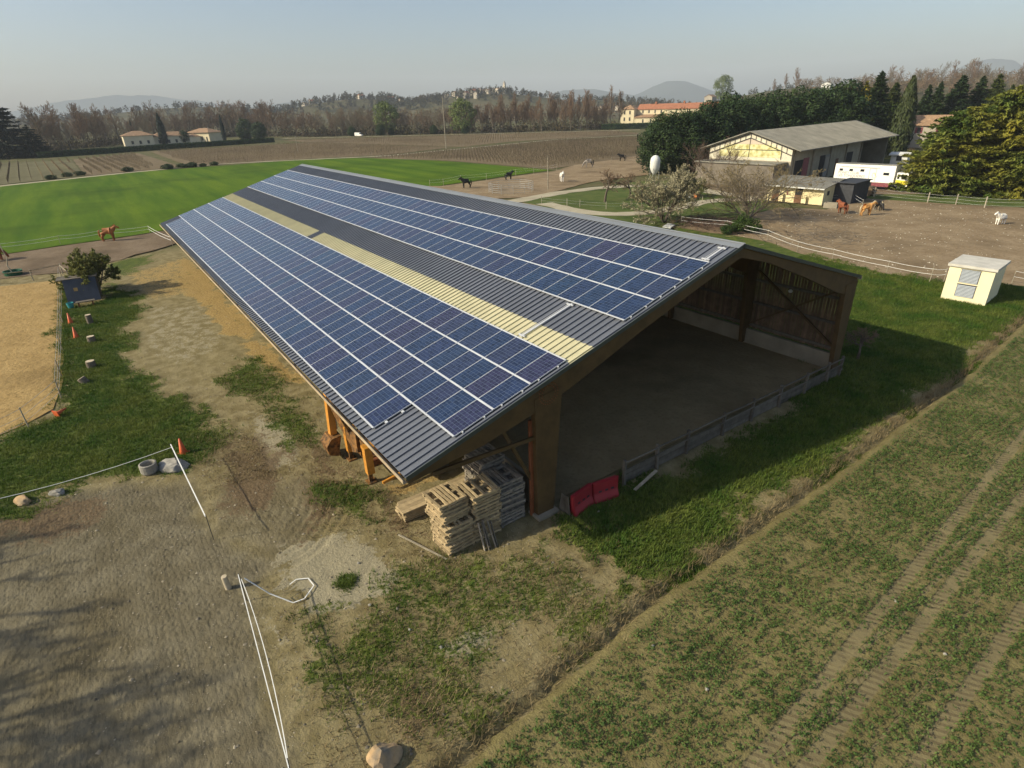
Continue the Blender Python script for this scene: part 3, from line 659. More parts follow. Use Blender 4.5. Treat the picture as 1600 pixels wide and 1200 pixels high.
for r in range(7):
    s_top = (r if r < 4 else r-4+4.795+1) if r < 4 else (r-4)+4.795+1
    s_top = r if r < 4 else (r-4)+5.795
    for n in range(3 if r == 0 else 0, 57 if r == 0 else 59):
        slots.append((LP(pn(n)+0.005, dS(s_top)+0.021, 0.0)))
cpos = Vector((-14.6, 22.04, 14.55))
slots.sort(key=lambda p: (Vector(p)-cpos).length)
pm = panel_mesh('solar_panel', [((0, 0, 0), False)])
Mp = Matrix(((1, 0, 0), (0, CT, ST), (0, -ST, CT))).to_4x4()
for p in slots[:300]:
    o = bpy.data.objects.new('solar_panel', pm); COL.objects.link(o); o.parent = roof_o
    o.matrix_local = Matrix.Translation(p) @ Mp
o = link('solar_panel', panel_mesh('far_solar_panel', [(p, True) for p in slots[300:]]), roof_o); o['kind'] = 'stuff'
# rails in the joints between rows, broken every six panels
for s, w in ((-1, 0.05), (0, 0.05), (1, 0.05), (2, 0.05), (3, 0.045), (4.795, 0.045), (5.795, 0.05), (6.795, 0.05), (7.795, 0.045)):
    mb = MB(); brk = ([3] if s == -1 else [0])+[5+6*k for k in range(9)]+([57] if s == -1 else [59])
    for a, b_ in zip(brk[:-1], brk[1:]): slab(mb, LP, pn(a)+0.012, pn(b_)-0.022, dS(s)-w/2, dS(s)+w/2, -0.02, 0.006)
    mb.build('rail', 'alu', roof_o)
for s0, s1 in ((-1, 0), ):
    for f in (0.3, 0.72):
        mb = MB(); slab(mb, LP, pn(3)-0.16, pn(3)-0.02, dS(s0+f)-0.05, dS(s0+f)+0.05, -0.06, -0.02); mb.build('mounting_clamp', 'alu', roof_o)
for s in [0.2, 0.75, 1.2, 1.75, 2.2, 2.75, 5.0, 5.5, 6.0, 6.5, 7.0, 7.5]:
    mb = MB(); slab(mb, LP, -0.06, -0.002, dS(s)-0.025, dS(s)+0.025, -0.07, -0.015); mb.build('mounting_clamp', 'alu', roof_o)
for x, s0, s1 in ((2.95, 3.08, 4.75), (0.33, 7.88, 8.62)):
    mb = MB()
    slab(mb, LP, x-0.05, x+0.05, dS(s1), dS(s0), -0.062, -0.03); slab(mb, LP, x+0.13, x+0.16, dS(s1), dS(s0), -0.062, -0.05)
    for ss in (s0+0.05, s1-0.05): slab(mb, LP, x-0.16, x+0.24, dS(ss)-0.03, dS(ss)+0.03, -0.068, -0.028)
    mb.build('cable_tray', 'alu', roof_o)

# timber portal frames
def zr(y): return HR-abs(y)*TT-0.235
def frame(name, x, w, front=False):
    mb = MB()
    L = [(0.0, 0.42), (2.4, 0.42), (6.0, 0.58), (9.4, 0.85), (11.2, 0.85), (13.3, 0.70), (14.8, 0.42), (16.2, 0.20)]
    Rr = [(0.0, 0.42), (-2.2, 0.35), (-5.5, 0.62), (-9.4, 1.05), (-11.1, 1.05)]
    def beam(prof):
        n = len(prof)
        vs = [(xx, y, zr(y)-k*d) for xx in (x-w/2, x+w/2) for k in (0, 1) for y, d in prof]
        fs = []
        for i in range(n-1): fs += [(i, i+1, n+i+1, n+i), (2*n+i, 3*n+i, 3*n+i+1, 2*n+i+1), (i, 2*n+i, 2*n+i+1, i+1), (n+i, n+i+1, 3*n+i+1, 3*n+i)]
        fs += [(0, n, 3*n, 2*n), (n-1, 3*n-1, 4*n-1, 2*n-1)]
        return vs, fs
    for pr in (L, Rr):
        v, f = beam(pr); mb.add(v, f)
    o = mb.build('rafter', 'glulam', barn)
    c = MB(); c.prism([(10.30, 0.12), (11.08, 0.12), (11.16, zr(11.16)-0.3), (9.92, zr(9.92)-0.5)], 'x', x-w/2-0.03, x+w/2+0.03); c.build('column', 'glulam', barn)
    c = MB(); c.prism([(-10.50, 0.10), (-11.14, 0.10), (-11.14, zr(-11.14)-0.1), (-9.98, zr(-9.98)-0.55)], 'x', x-w/2-0.03, x+w/2+0.03); c.build('column', 'glulam', barn)
for i in range(11): frame('frame', -0.10+i*5.98, 0.20, i == 0)
ring = MB()
for k in range(26):
    t = 2*math.pi*k/26; y = 10.55+0.42*math.cos(t); z = 5.30+0.42*math.sin(t); ring.tube((-0.26, y, z), (-0.215, y, z), 0.02, n=6)
for k in range(18):
    t = 2*math.pi*k/18; y = 10.55+0.30*math.cos(t); z = 5.30+0.30*math.sin(t); ring.tube((-0.26, y, z), (-0.215, y, z), 0.02, n=6)
ring.build('bolt_ring', 'rust', barn)
for y in (10.69, -10.82): MB().bx(-0.45, 0.25, y-0.5, y+0.5, -0.2, 0.13).build('footing', 'concrete', barn)
MB().beam((-0.1, 11.05, 3.60), (-0.1, 15.3, 3.80), 0.10, 0.14).build('tie_beam', 'glulam', barn)
MB().beam((0.05, 12.6, 4.75), (0.05, 11.12, 1.6), 0.10, 0.12).build('brace', 'glulam', barn)
MB().bx(-0.02, 0.10, 11.12, 11.24, 0.05, 4.3).build('post', mat('red_timber', (0.22, 0.075, 0.03), 0.8, 0.2, 3), barn)
# side walls
MB().bx(0.12, 59.9, -10.98, -10.80, -0.1, 1.0).build('concrete_wall', 'concrete', barn)
MB().bx(0.45, 59.9, 10.60, 10.76, -0.1, 1.25).build('concrete_wall', 'concrete', barn)
bd = MB().box((0, 0, 0), (0.165, 0.026, 4.40)).mesh('board', 'barn_board')
rest = MB(); k = 0; x = 0.15
while x < 59.8:
    z = 1.02+2.2+random.uniform(-0.03, 0.03)
    if k < 150:
        o = link('board', bd, barn, (x, -11.16+random.uniform(-0.004, 0.004), z)); o.rotation_euler = (0, random.uniform(-0.006, 0.006), 0)
    else: rest.box((x, -11.16, z), (0.165, 0.026, 4.40))
    x += 0.19; k += 1
tag(rest.build('board', 'barn_board', barn), kind='stuff')
for z in (1.25, 2.75, 4.2): MB().bx(0.1, 59.9, -11.13, -11.02, z-0.07, z+0.07).build('girt', 'grey_wood', barn)
for i in range(3):
    a = 0.2+i*12.0
    MB().beam((a, -10.93, 1.4), (a+5.4, -10.93, 4.9), 0.10, 0.14, upv=(0, 1, 0)).build('brace', 'glulam', barn)
    MB().beam((a, -10.80, 4.9), (a+5.4, -10.80, 1.4), 0.10, 0.14, upv=(0, 1, 0)).build('brace', 'glulam', barn)
lampm = mat('lamp_glass', (0.6, 0.6, 0.58), 0.3, 0.05, 3)
mb = MB(); mb.lathe([(0.0, 0.0), (0.10, 0.03), (0.13, 0.12), (0.05, 0.2), (0, 0.21)], (3.2, -10.7, 4.0), 10); mb.build('floodlight', lampm, barn)
sheet('barn_floor', [(0.2, -10.8), (59.8, -10.8), (59.8, 10.62), (0.2, 10.62)], 0.03, 'arena_floor', 0.0, 5.0)
# far gable: boarded, seen only from inside
fg = MB(); fg.prism([(-11.0, 0.0), (10.6, 0.0), (10.6, zr(10.6)-0.1), (0, zr(0)-0.1), (-11.0, zr(-11)-0.1)], 'x', 59.95, 60.0); fg.build('end_wall', 'barn_board', barn)

# fence closing the open gable
fen = thing('gable_fence', 'weathered wooden rail fence with kickboards across the open gable of the barn', 'fence', (-0.72, 0, 0))
ys_ = [6.9, 4.9, 2.9, 0.3, -2.0, -4.4, -6.8, -9.0, -10.4]
for i, y in enumerate(ys_):
    MB().box((0, y, 0.6), (0.12, 0.12, 1.3), rot=(random.uniform(-.03, .03), random.uniform(-.03, .03), 0)).build('post', 'grey_wood', fen)
for i in range(len(ys_)-1):
    a, b_ = ys_[i], ys_[i+1]
    for z, h in ((1.16, 0.07), (0.80, 0.06)): MB().beam((-0.07, a, z+random.uniform(-.03, .03)), (-0.07, b_, z+random.uniform(-.03, .03)), 0.04, h).build('rail', 'grey_wood', fen)
    for z in (0.12, 0.33, 0.54): MB().beam((0.085, a-0.01, z+random.uniform(-.02, .02)), (0.085, b_+0.01, z+random.uniform(-.02, .02)), 0.035, 0.19).build('kickboard', 'grey_wood', fen)
plk = MB().beam((-1.35, 6.9, 0.12), (-1.15, 5.4, 0.35), 0.14, 0.03).build('plank', 'fence_wood'); tag(plk, 'loose pale plank on the grass by the gable fence', 'plank')
# red plastic barriers
def barrier(label, loc, rz):
    t = thing('road_barrier', label, 'barrier', loc, rz, 'red plastic barriers')
    mb = MB(); pr = [(-0.24, 0), (0.24, 0), (0.24, 0.12), (0.12, 0.42), (0.09, 0.92), (-0.09, 0.92), (-0.12, 0.42), (-0.24, 0.12)]
    mb.prism(pr, 'x', -0.58, 0.58); o = mb.build('body', 'red_plastic', t)
    bm = bmesh.new(); bm.from_mesh(o.data); bmesh.ops.bevel(bm, geom=bm.edges[:], offset=0.025, segments=2, affect='EDGES'); bm.to_mesh(o.data); bm.free()
    for x in (-0.28, 0.02, 0.30): MB().bx(x-0.07, x+0.07, -0.128, 0.128, 0.46, 0.54).build('slot', 'dark_metal', t)
    MB().tube((0.60, 0, 0.05), (0.60, 0, 0.9), 0.05, n=8).build('hinge', 'red_plastic', t)
    return t
barrier('red plastic road barrier standing next to the big barn column', (-0.78, 9.35, -0.02), R(-80))
barrier('red plastic road barrier farther from the barn column, beside the rail fence', (-0.85, 8.15, -0.02), R(-100))
t = thing('signboard', 'small grey A-frame board leaning beside the barn column', 'board', (-0.62, 10.05, 0), R(-85))
for s in (-1, 1): MB().beam((0, s*0.16, 0.0), (0, s*0.02, 0.85), 0.32, 0.02, upv=(1, 0, 0)).build('panel', 'grey_wood', t)
# ------------------------------------------------------------------ yard things
# pallets
def pallet_meshes(m):
    return (MB().box((0, 0, 0.133), (1.2, 0.095, 0.022)).mesh('slat', m), MB().box((0, 0, 0.072), (0.09, 1.14, 0.096)).mesh('stringer', m), MB().box((0, 0, 0.012), (1.2, 0.095, 0.022)).mesh('bottom_board', m))
PMESH = {k: pallet_meshes(k) for k in ('pallet_new', 'pallet_old')}
def pallet(loc, rz, m, label, group, broken=0):
    t = thing('pallet', label, 'pallet', loc, rz, group); sl, stg, bb = PMESH[m]
    n = 8; miss = set(random.sample(range(1, n-1), broken)) if broken else set()
    for i in range(n):
        if i in miss: continue
        o = link('slat', sl, t, (random.uniform(-.01, .01), -0.52+1.04*i/(n-1), 0)); o.rotation_euler = (0, 0, random.uniform(-.015, .015))
    for x in (-0.52, 0, 0.52): link('stringer', stg, t, (x, 0, 0))
    for y in (-0.51, 0, 0.51): link('bottom_board', bb, t, (0, y, 0))
    return t
def pstack(cx, cy, z0, n, m, where, rz=0.0, top_broken=0, fan=0.06):
    for k in range(n):
        top = k == n-1
        lab = ('topmost pallet with missing slats on ' if top and top_broken else 'topmost pallet of ' if top else 'wooden pallet inside ')+where
        pallet((cx+random.uniform(-fan, fan), cy+random.uniform(-fan, fan), z0+k*0.146), rz+random.uniform(-.07, .07), m, lab, 'pallets in '+where, top_broken if top else 0)
pstack(0.62, 14.42, 0.02, 8, 'pallet_new', 'the lower half of the sunlit front stack', 0.02, 3)
pstack(0.80, 14.44, 0.02+8*0.146, 6, 'pallet_new', 'the upper half of the sunlit front stack', 0.03, 2)
pstack(0.60, 13.20, 0.02, 14, 'pallet_new', 'the middle stack beside the grey pallets', 0.0, 3)
pstack(0.75, 11.98, 0.02, 13, 'pallet_old', 'the grey stack next to the barn column', -0.02, 2)
pstack(2.05, 12.05, 0.02, 15, 'pallet_old', 'the taller grey stack behind, under the barn roof', 0.03, 1)
t = thing('leaning_boards', 'loose weathered boards leaning against the middle pallet stack', 'boards', (-0.2, 13.45, 0))
for y, dx, h in ((0.30, -0.30, 1.0), (0.16, -0.36, 0.95), (0.04, -0.28, 1.05), (-0.12, -0.40, 0.9), (-0.22, -0.33, 0.85)):
    MB().beam((dx, y, 0.0), (0.10, y+random.uniform(-.06, .06), h), 0.10, 0.025, upv=(0, 1, 0)).build('board', 'pallet_old', t)
t = thing('board_pile', 'pile of long pale sawn boards lying behind the pallet stacks', 'boards', (3.1, 13.7, 0))
for k in range(6):
    for j in range(4): MB().box((j*0.21-0.3+random.uniform(-.01, .01), random.uniform(-.08, .08), 0.05+k*0.075), (0.2, 3.3, 0.06)).build('board', 'pallet_new', t)
t = thing('farm_trailer', 'small rusty orange farm trailer under the barn overhang', 'trailer', (5.4, 12.9, 0), R(8))
MB().box((0, 0, 0.62), (1.1, 2.0, 0.08)).build('bed', 'rust', t); MB().beam((0, 0.9, 0.55), (0.05, 2.3, 0.45), 0.10, 0.12).build('drawbar', 'digger_yellow', t)
for s in (-1, 1):
    MB().bx(s*0.55-0.02, s*0.55+0.02, -1.0, 1.0, 0.66, 0.86).build('side_board', 'digger_yellow', t)
    MB().tube((s*0.62-0.09, -0.3, 0.32), (s*0.62+0.09, -0.3, 0.32), 0.32, n=16).build('wheel', 'rubber', t)
tag(MB().beam((2.2, 15.9, 0.03), (-0.1, 15.1, 0.05), 0.06, 0.04).build('batten', 'fence_wood'), 'thin batten lying in front of the barn corner', 'batten')

# backhoe loader parked under the eave, rear arm outside
bh = thing('backhoe_loader', 'orange yellow backhoe loader parked under the low eave with its digging arm raised', 'backhoe', (7.3, 13.0, 0))
Y_ = 'digger_yellow'; mat('boom_dirty', (0.055, 0.036, 0.022), 0.8, 0.4, 7, col2=(0.20, 0.095, 0.025))
MB().bx(-1.0, 1.0, -2.6, 1.2, 0.75, 1.25).bx(-0.55, 0.55, -3.6, -2.4, 0.7, 1.7).build('chassis', Y_, bh)
cab = MB().bx(-0.75, 0.75, -1.5, 0.3, 1.26, 1.75).build('cab', Y_, bh)
for x in (-0.72, 0.72):
    for y in (-1.46, 0.26): MB().bx(x-0.04, x+0.04, y-0.04, y+0.04, 1.75, 2.75).build('pillar', 'dark_metal', cab)
MB().bx(-0.85, 0.85, -1.6, 0.4, 2.75, 2.85).build('cab_roof', mat('cab_cream', (0.62, 0.56, 0.36), 0.6, 0.12, 2), cab)
MB().bx(-0.68, 0.68, 0.27, 0.285, 1.76, 2.74).build('rear_window', 'glass_dark', cab)
for s in (-1, 1):
    for y, r_ in ((-0.4, 0.72), (-3.0, 0.5)):
        w = MB().tube((s*1.0-0.2, y, r_), (s*1.0+0.2, y, r_), r_, n=20).build('wheel', 'rubber', bh)
        MB().tube((s*1.0-0.21, y, r_), (s*1.0+0.21, y, r_), r_*0.5, n=14).build('rim', Y_, w)
    lg = MB().bx(s*1.15-0.16, s*1.15+0.16, 2.14, 2.46, 0.45, 1.65).bx(s*1.15-0.22, s*1.15+0.22, 1.95, 2.47, 1.66, 1.80).build('stabiliser_leg', Y_, bh); MB().bx(s*1.15-0.08, s*1.15+0.08, 2.24, 2.41, 0.04, 0.56).bx(s*1.15-0.22, s*1.15+0.22, 2.12, 2.52, 0.0, 0.06).build('foot', 'boom_dirty', lg)
MB().bx(-0.85, 0.75, 1.35, 2.1, 0.45, 1.0).bx(-0.5, 0.6, 1.5, 2.2, 1.0, 1.55).box((0.2, 2.2, 1.35), (0.5, 0.4, 0.9), rot=(0.2, 0.3, 0.2)).build('valve_block', 'boom_dirty', bh)
MB().bx(-1.15, 1.15, 1.75, 2.05, 0.75, 0.95).bx(-1.15, 1.15, 1.75, 2.05, 1.25, 1.42).bx(-0.35, 0.35, 1.1, 2.1, 0.5, 1.2).build('slide_frame', 'rust', bh)
boom = MB().beam((0.5, 2.15, 0.95), (1.35, 2.35, 1.9), 0.34, 0.46).beam((1.35, 2.35, 1.88), (2.15, 2.55, 3.05), 0.30, 0.40).build('boom', 'boom_dirty', bh)
MB().tube((0.7, 2.0, 1.3), (1.9, 2.3, 2.85), 0.05, n=8).build('hydraulic_ram', 'dark_metal', boom)
dip = MB().beam((2.20, 2.56, 3.25), (1.95, 2.75, 1.15), 0.30, 0.36, upv=(1, 0, 0)).beam((2.20, 2.56, 3.2), (2.0, 2.5, 2.3), 0.16, 0.16).build('dipper_arm', Y_, bh)
MB().tube((1.98, 2.45, 2.9), (1.88, 2.55, 1.35), 0.045, n=8).build('hydraulic_ram', 'galv', dip)
bk = MB(); prof = [(0.0, 0.0), (0.34, -0.05), (0.55, -0.30), (0.50, -0.62), (0.20, -0.75)]
for i in range(len(prof)-1):
    (a, b_), (c_, d_) = prof[i], prof[i+1]; bk.quad((1.5, 2.5+a*1.3, 1.15+b_*1.3), (2.4, 2.5+a*1.3, 1.15+b_*1.3), (2.4, 2.5+c_*1.3, 1.15+d_*1.3), (1.5, 2.5+c_*1.3, 1.15+d_*1.3))
for x in (1.5, 2.4): bk.add([(x, 2.5+a*1.3, 1.15+b_*1.3) for a, b_ in prof], [tuple(range(5))])
for k in range(5): bk.box((1.58+k*0.185, 2.70, 0.16), (0.06, 0.18, 0.04), rot=(0.4, 0, 0))
o = bk.build('bucket', 'boom_dirty', bh); sm = o.modifiers.new('solid', 'SOLIDIFY'); sm.thickness = 0.03
for k in range(16):
    x = -0.7+k*0.10; MB().tube((x, 1.9, 1.4), (x+random.uniform(-.2, .4), 2.2, random.uniform(0.8, 1.9)), 0.022, n=6).build('hydraulic_hose', 'rubber', bh)
MB().bx(0.55, 0.95, 1.45, 1.48, 1.45, 2.0).build('panel', 'cab_cream', bh)
MB().bx(-1.1, 1.1, -4.5, -3.8, 0.25, 1.0).build('loader_bucket', Y_, bh)

# boulder, rocks, stumps
def rock(name, label, loc, size, m, seed, cat='rock', group=None, sub=3, rough=0.25, m2=None):
    bm = bmesh.new(); bmesh.ops.create_icosphere(bm, subdivisions=sub, radius=1.0); rr = random.Random(seed)
    planes = [(Vector((rr.gauss(0, 1), rr.gauss(0, 1), rr.gauss(0, 1))).normalized(), rr.uniform(0.55, 0.9)) for _ in range(9)]
    for v in bm.verts:
        for n_, d in planes:
            k = v.co.dot(n_)
            if k > d: v.co -= n_*(k-d)
        v.co *= 1+rough*0.25*rr.uniform(-1, 1)
        v.co = Vector((v.co.x*size[0], v.co.y*size[1], max(v.co.z, -0.45)*size[2]+size[2]*0.38))
    me = bpy.data.meshes.new(name); bm.to_mesh(me); bm.free(); me.materials.append(MATS[m])
    o = link(name, me, None, (loc[0], loc[1], loc[2] if len(loc) > 2 else 0)); o.rotation_euler = (0, 0, rr.uniform(0, 6)); return tag(o, label, cat, group)
rock('boulder', 'large ochre and grey boulder at the bottom edge of the picture', (-5.35, 19.87), (0.52, 0.42, 0.34), 'stone_ochre', 12, 'boulder')
rock('rock', 'pale rock at the grass edge, nearest the left border', (13.89, 27.76), (0.42, 0.3, 0.22), 'stone_ochre', 3)
rock('rock', 'flat pale rock at the grass edge, second from the left border', (13.71, 26.58), (0.36, 0.28, 0.2), 'stone_grey', 4)
rock('rock', 'flat grey slab of rock lying below the tape post', (12.82, 22.16), (0.85, 0.5, 0.3), 'stone_grey', 5)
for i, p in enumerate([(-0.39, 18.15),(1.16, 18.27),(-3.23, 17.07),(-2.08, 17.55),(1.70, 17.70),(-1.38, 8.96),(1.17, 12.28),(-6.97, 12.01),(-10.42, 4.59),(-12.15, 5.56),(-8.81, 11.90)]):
    rock('stone', 'small whitish stone lying loose on the ground', p, (0.07, 0.06, 0.06), 'stone_grey', 40+i, 'stone', 'loose stones', 1)
def stump(label, loc, r, h, tilt=(0, 0), m='log_bark'):
    t = thing('log_stump', label, 'stump', loc, 0)
    a = Vector((0, 0, -0.05)); b_ = Vector((tilt[0]*h, tilt[1]*h, h))
    o = MB().tube(a, b_, r*1.05, r*0.95, 14).build('trunk', m, t)
    d = (b_-a).normalized(); MB().tube(b_+d*0.001, b_+d*0.012, r*0.9, r*0.9, 14).build('cut_face', 'log_end', t)
stump('tall pale stump beside the orange cones near the blue shelter', (40.21, 24.50), 0.22, 0.75)
stump('short dark stump right of the standing orange cone', (35.28, 24.58), 0.26, 0.42)
stump('pale upright stump alone in the middle of the lawn', (29.56, 24.78), 0.27, 0.45)
stump('low grey log on the lawn nearest the sand arena corner', (26.92, 25.20), 0.24, 0.32, (0.3, 0.5))
stump('thin yellow wooden peg standing on the riding ground', (3.27, 21.74), 0.10, 0.55, (-0.03, 0.05), 'log_end')
tb = thing('feed_tub', 'round dark concrete tub on the grass left of the tape post', 'tub', (13.09, 23.10))
MB().lathe([(0.30, 0), (0.36, 0.1), (0.36, 0.48), (0.30, 0.5), (0.27, 0.44), (0.26, 0.2), (0, 0.18)], n=18).build('bowl', 'stone_grey', tb)
# traffic cones
def cone_thing(label, loc, h=0.75, rot=None):
    t = thing('traffic_cone', label, 'cone', loc, random.uniform(0, 3), 'orange traffic cones')
    if rot: t.rotation_euler = rot
    MB().lathe([(0.17*h/0.75, 0.03), (0.14*h/0.75, 0.2*h), (0.035, h), (0, h)], n=16).build('cone', 'orange_plastic', t, True)
    MB().bx(-0.21, 0.21, -0.21, 0.21, 0.0, 0.04).build('base', 'orange_plastic', t)
cone_thing('orange cone at the end of the white tape on the lawn', (13.97, 21.60), 0.8)
cone_thing('orange cone standing nearest the sand arena fence', (37.03, 25.49), 0.85)
cone_thing('orange cone closest to the blue shelter', (41.49, 25.79), 0.85)
cone_thing('toppled red orange cone on the grass at the sand arena corner', (*(22.48, 26.63), 0.17), 0.6, (R(80), 0, 0.6))

# tape fences
def tapefence(name, label, pts, hts, ph, post_m='fence_wood', tape_m='white_tape', tw=0.04, pr=0.035, sag=0.05, tilt=0.03, posts=None, cat='fence'):
    t = thing(name, label, cat, (pts[0][0], pts[0][1], 0)); o = Vector((pts[0][0], pts[0][1], 0)); tops = []
    for i, p in enumerate(pts):
        b_ = Vector((p[0], p[1], -0.1))-o; tp = b_+Vector((random.uniform(-tilt, tilt), random.uniform(-tilt, tilt), 1))*(ph+0.1); tops.append((b_, tp))
        if posts is None or posts[i]: MB().tube(b_, tp, pr, pr*0.9, 7).build('post', post_m, t)
    for i in range(len(pts)-1):
        for h in hts:
            a = tops[i][0].lerp(tops[i][1], (h+0.1)/(ph+0.1)); c_ = tops[i+1][0].lerp(tops[i+1][1], (h+0.1)/(ph+0.1)); off = (c_-a).normalized().cross(Vector((0, 0, 1)))*(pr+0.004)
            mb = MB(); n = 6; P = [a.lerp(c_, k/n)+off-Vector((0, 0, 4*sag*(k/n)*(1-k/n))) for k in range(n+1)]
            for k in range(n): mb.beam(P[k], P[k+1], tw, tw*0.25 if tw > 0.03 else tw, upv=(0.7, 0.7, 0.3) if tw > 0.05 else (0, 0, 1))
            mb.build('tape', tape_m, t)
    return t
tapefence('tape_fence', 'broad white tape strung between two posts at the riding ground entrance', [(12.9, 21.95), (6.25, 21.66)], (1.17,), 1.22, 'dark_metal', tw=0.042, pr=0.014, sag=0.03)
tapefence('tape_fence', 'double white tape running to the bottom edge along the riding ground', [(2.25, 21.36), (-4.7, 21.85), (-11, 22.3)], (1.18,), 1.22, 'dark_metal', tw=0.024, pr=0.014, sag=0.03)
mb = MB(); P = [Vector((2.25-0.58*k, 21.36+0.041*k-0.13*math.sin(math.pi*min(k/12, 1))**0.8-0.02, 0.98-0.12*math.sin(math.pi*k/12))) for k in range(13)]
for a, b_ in zip(P[:-1], P[1:]): mb.beam(a, b_, 0.022, 0.008)
tag(mb.build('slack_tape', 'white_tape'), 'slack second white tape beside the taut one along the riding ground', 'tape')
tapefence('tape_fence', 'thin white cord across the lawn at the left', [(12.9, 22.0), (12.9, 28.6), (13.2, 35)], (1.0,), 1.15, 'dark_metal', tw=0.018, pr=0.014, sag=0.15)
mb = MB(); P = [Vector(p) for p in ((2.2, 21.25, 1.0), (1.75, 20.7, 0.35), (1.2, 20.15, 0.06), (1.15, 19.8, 0.06), (1.55, 19.35, 0.06), (2.0, 19.4, 0.06), (2.2, 19.75, 0.06), (2.1, 20.0, 0.06))]
for a, b_ in zip(P[:-1], P[1:]): mb.beam(a, b_, 0.035, 0.012)
tag(mb.build('loose_tape', 'white_tape'), 'loose loop of white tape hanging from the post and lying on the ground', 'tape')
Q = [(34.80, -39.35),(29.13, -40.97),(22.56, -39.27),(17.20, -36.30),(13.11, -35.54),(7.69, -34.51),(4.16, -34.43),(3.42, -35.27)]
tapefence('tape_fence', 'two white tapes on thin stakes along the near side of the horse yard', Q, (1.15, 0.7), 1.25, 'fence_wood', tw=0.022, pr=0.03, sag=0.06)
tapefence('tape_fence', 'two white tapes on stakes behind the cream transformer hut', [(-0.29, -38.60),(-2.67, -39.08),(-6.81, -39.23)], (1.1, 0.65), 1.2, 'fence_wood', tw=0.05, pr=0.03, sag=0.06)
tapefence('paddock_fence', 'white tape fence with thick wooden posts along the far side of the horse yard', [(34.01, -82.61),(29.61, -78.69),(21.75, -78.02),(18.31, -78.42),(14.81, -78.27),(10.74, -80.70),(4.88, -82.17)], (1.25, 0.85, 0.4), 1.5, 'fence_wood', tw=0.035, pr=0.09, sag=0.05)
tapefence('paddock_fence', 'white tape fence running from the small stable to the palomino horse', [(31.48, -68.04),(29.37, -71.73),(25.74, -67.01)], (1.2, 0.8), 1.3, 'fence_wood', tw=0.04, pr=0.05, sag=0.05)
tapefence('meadow_fence', 'electric tape fence along the meadow edge behind the brown horse', [(82.30, 37.68),(81.02, 33.32),(81.56, 26.47),(82.11, 21.83),(80.88, 16.23),(69.68, 14.89)], (1.1, 0.7), 1.2, 'fence_wood', tw=0.03, pr=0.03, sag=0.12)
tapefence('meadow_fence', 'pale tape fence round the meadow beside the black horse', [(97.42, -36.37),(97.10, -39.37),(100.14, -45.39),(98.71, -51.13),(100.84, -60.70),(100.80, -65.91),(102.08, -74.03)], (1.3, 0.8), 1.4, 'fence_wood', tw=0.04, pr=0.045, sag=0.05)
tapefence('garden_fence', 'low post and wire fence round the orchard garden', [(62.84, -38.49),(57.77, -39.67),(55.36, -40.24),(51.12, -41.78),(49.33, -43.51),(47.35, -45.41),(47.02, -53.39),(44.42, -55.84)], (0.9, 0.5), 1.15, 'fence_wood', 'galv', tw=0.015, pr=0.05, sag=0.03)
tapefence('paddock_fence', 'rail fence of the far paddock next to the silo', [(105.80, -96.09),(103.50, -102.27),(104.39, -108.77)], (1.2, 0.7), 1.3, 'fence_wood', 'fence_wood', tw=0.07, pr=0.06, sag=0.0)
tapefence('arena_fence', 'thin wire fence on pale posts along the tan sand arena', [(59.24, 26.30),(49.62, 26.28),(41.91, 26.30),(34.53, 26.35),(28.84, 26.40),(25.26, 26.43),(22.03, 27.85),(21.13, 29.00)], (1.1, 0.7, 0.35), 1.2, 'fence_wood', 'galv', tw=0.014, pr=0.035, sag=0.03)
tapefence('rail_fence', 'pale wooden rail fence behind the tan sand arena', [(63.13, 34.61),(61.29, 31.48),(60.78, 28.77),(61.88, 26.30),(58.04, 25.67)], (1.0,), 1.1, 'fence_wood', 'fence_wood', tw=0.07, pr=0.05, sag=0.0)
# round pen of light metal panels
pen = thing('round_pen', 'grey round pen of light metal rail panels beside the horse paddock', 'pen', (78.5, -43.5, 0))
for k in range(12):
    a0, a1 = 2*math.pi*k/12, 2*math.pi*(k+1)/12; p0 = Vector((4.2*math.cos(a0), 4.2*math.sin(a0), 0)); p1 = Vector((4.2*math.cos(a1), 4.2*math.sin(a1), 0)); mb = MB()
    for z in (0.3, 0.65, 1.0, 1.35, 1.7): mb.tube(p0+Vector((0, 0, z)), p1+Vector((0, 0, z)), 0.025, n=5)
    mb.tube(p0, p0+Vector((0, 0, 1.75)), 0.03, n=5); mb.build('panel', 'galv', pen)

# cream transformer hut
sb = thing('transformer_hut', 'small cream concrete transformer hut with grey louvres and flat roof', 'hut', (0.3, -30.35, 0), R(186))
W2, D2, H2 = 1.42, 3.5, 2.62
MB().bx(-W2, W2, 0, D2, -0.15, H2).build('wall', 'box_cream', sb)
MB().bx(-W2-0.12, W2+0.12, -0.14, D2+0.14, H2+0.002, H2+0.20).build('roof', 'box_roof', sb)
for z0, z1 in ((0.42, 1.38), (1.50, 2.50)):
    fr = MB(); fr.bx(-0.62, 0.58, -0.03, 0.02, z0, z1); d = fr.build('louvre_door', 'dark_metal', sb)
    s_ = MB(); k = int((z1-z0)/0.10)
    for i in range(k): s_.box((-0.02, -0.045, z0+0.06+i*0.10), (1.14, 0.012, 0.085), rot=(R(-38), 0, 0))
    s_.build('slats', 'louvre', d); MB().bx(-0.66, 0.62, -0.05, -0.031, z1-0.015, z1+0.02).build('frame', 'dark_metal', d)
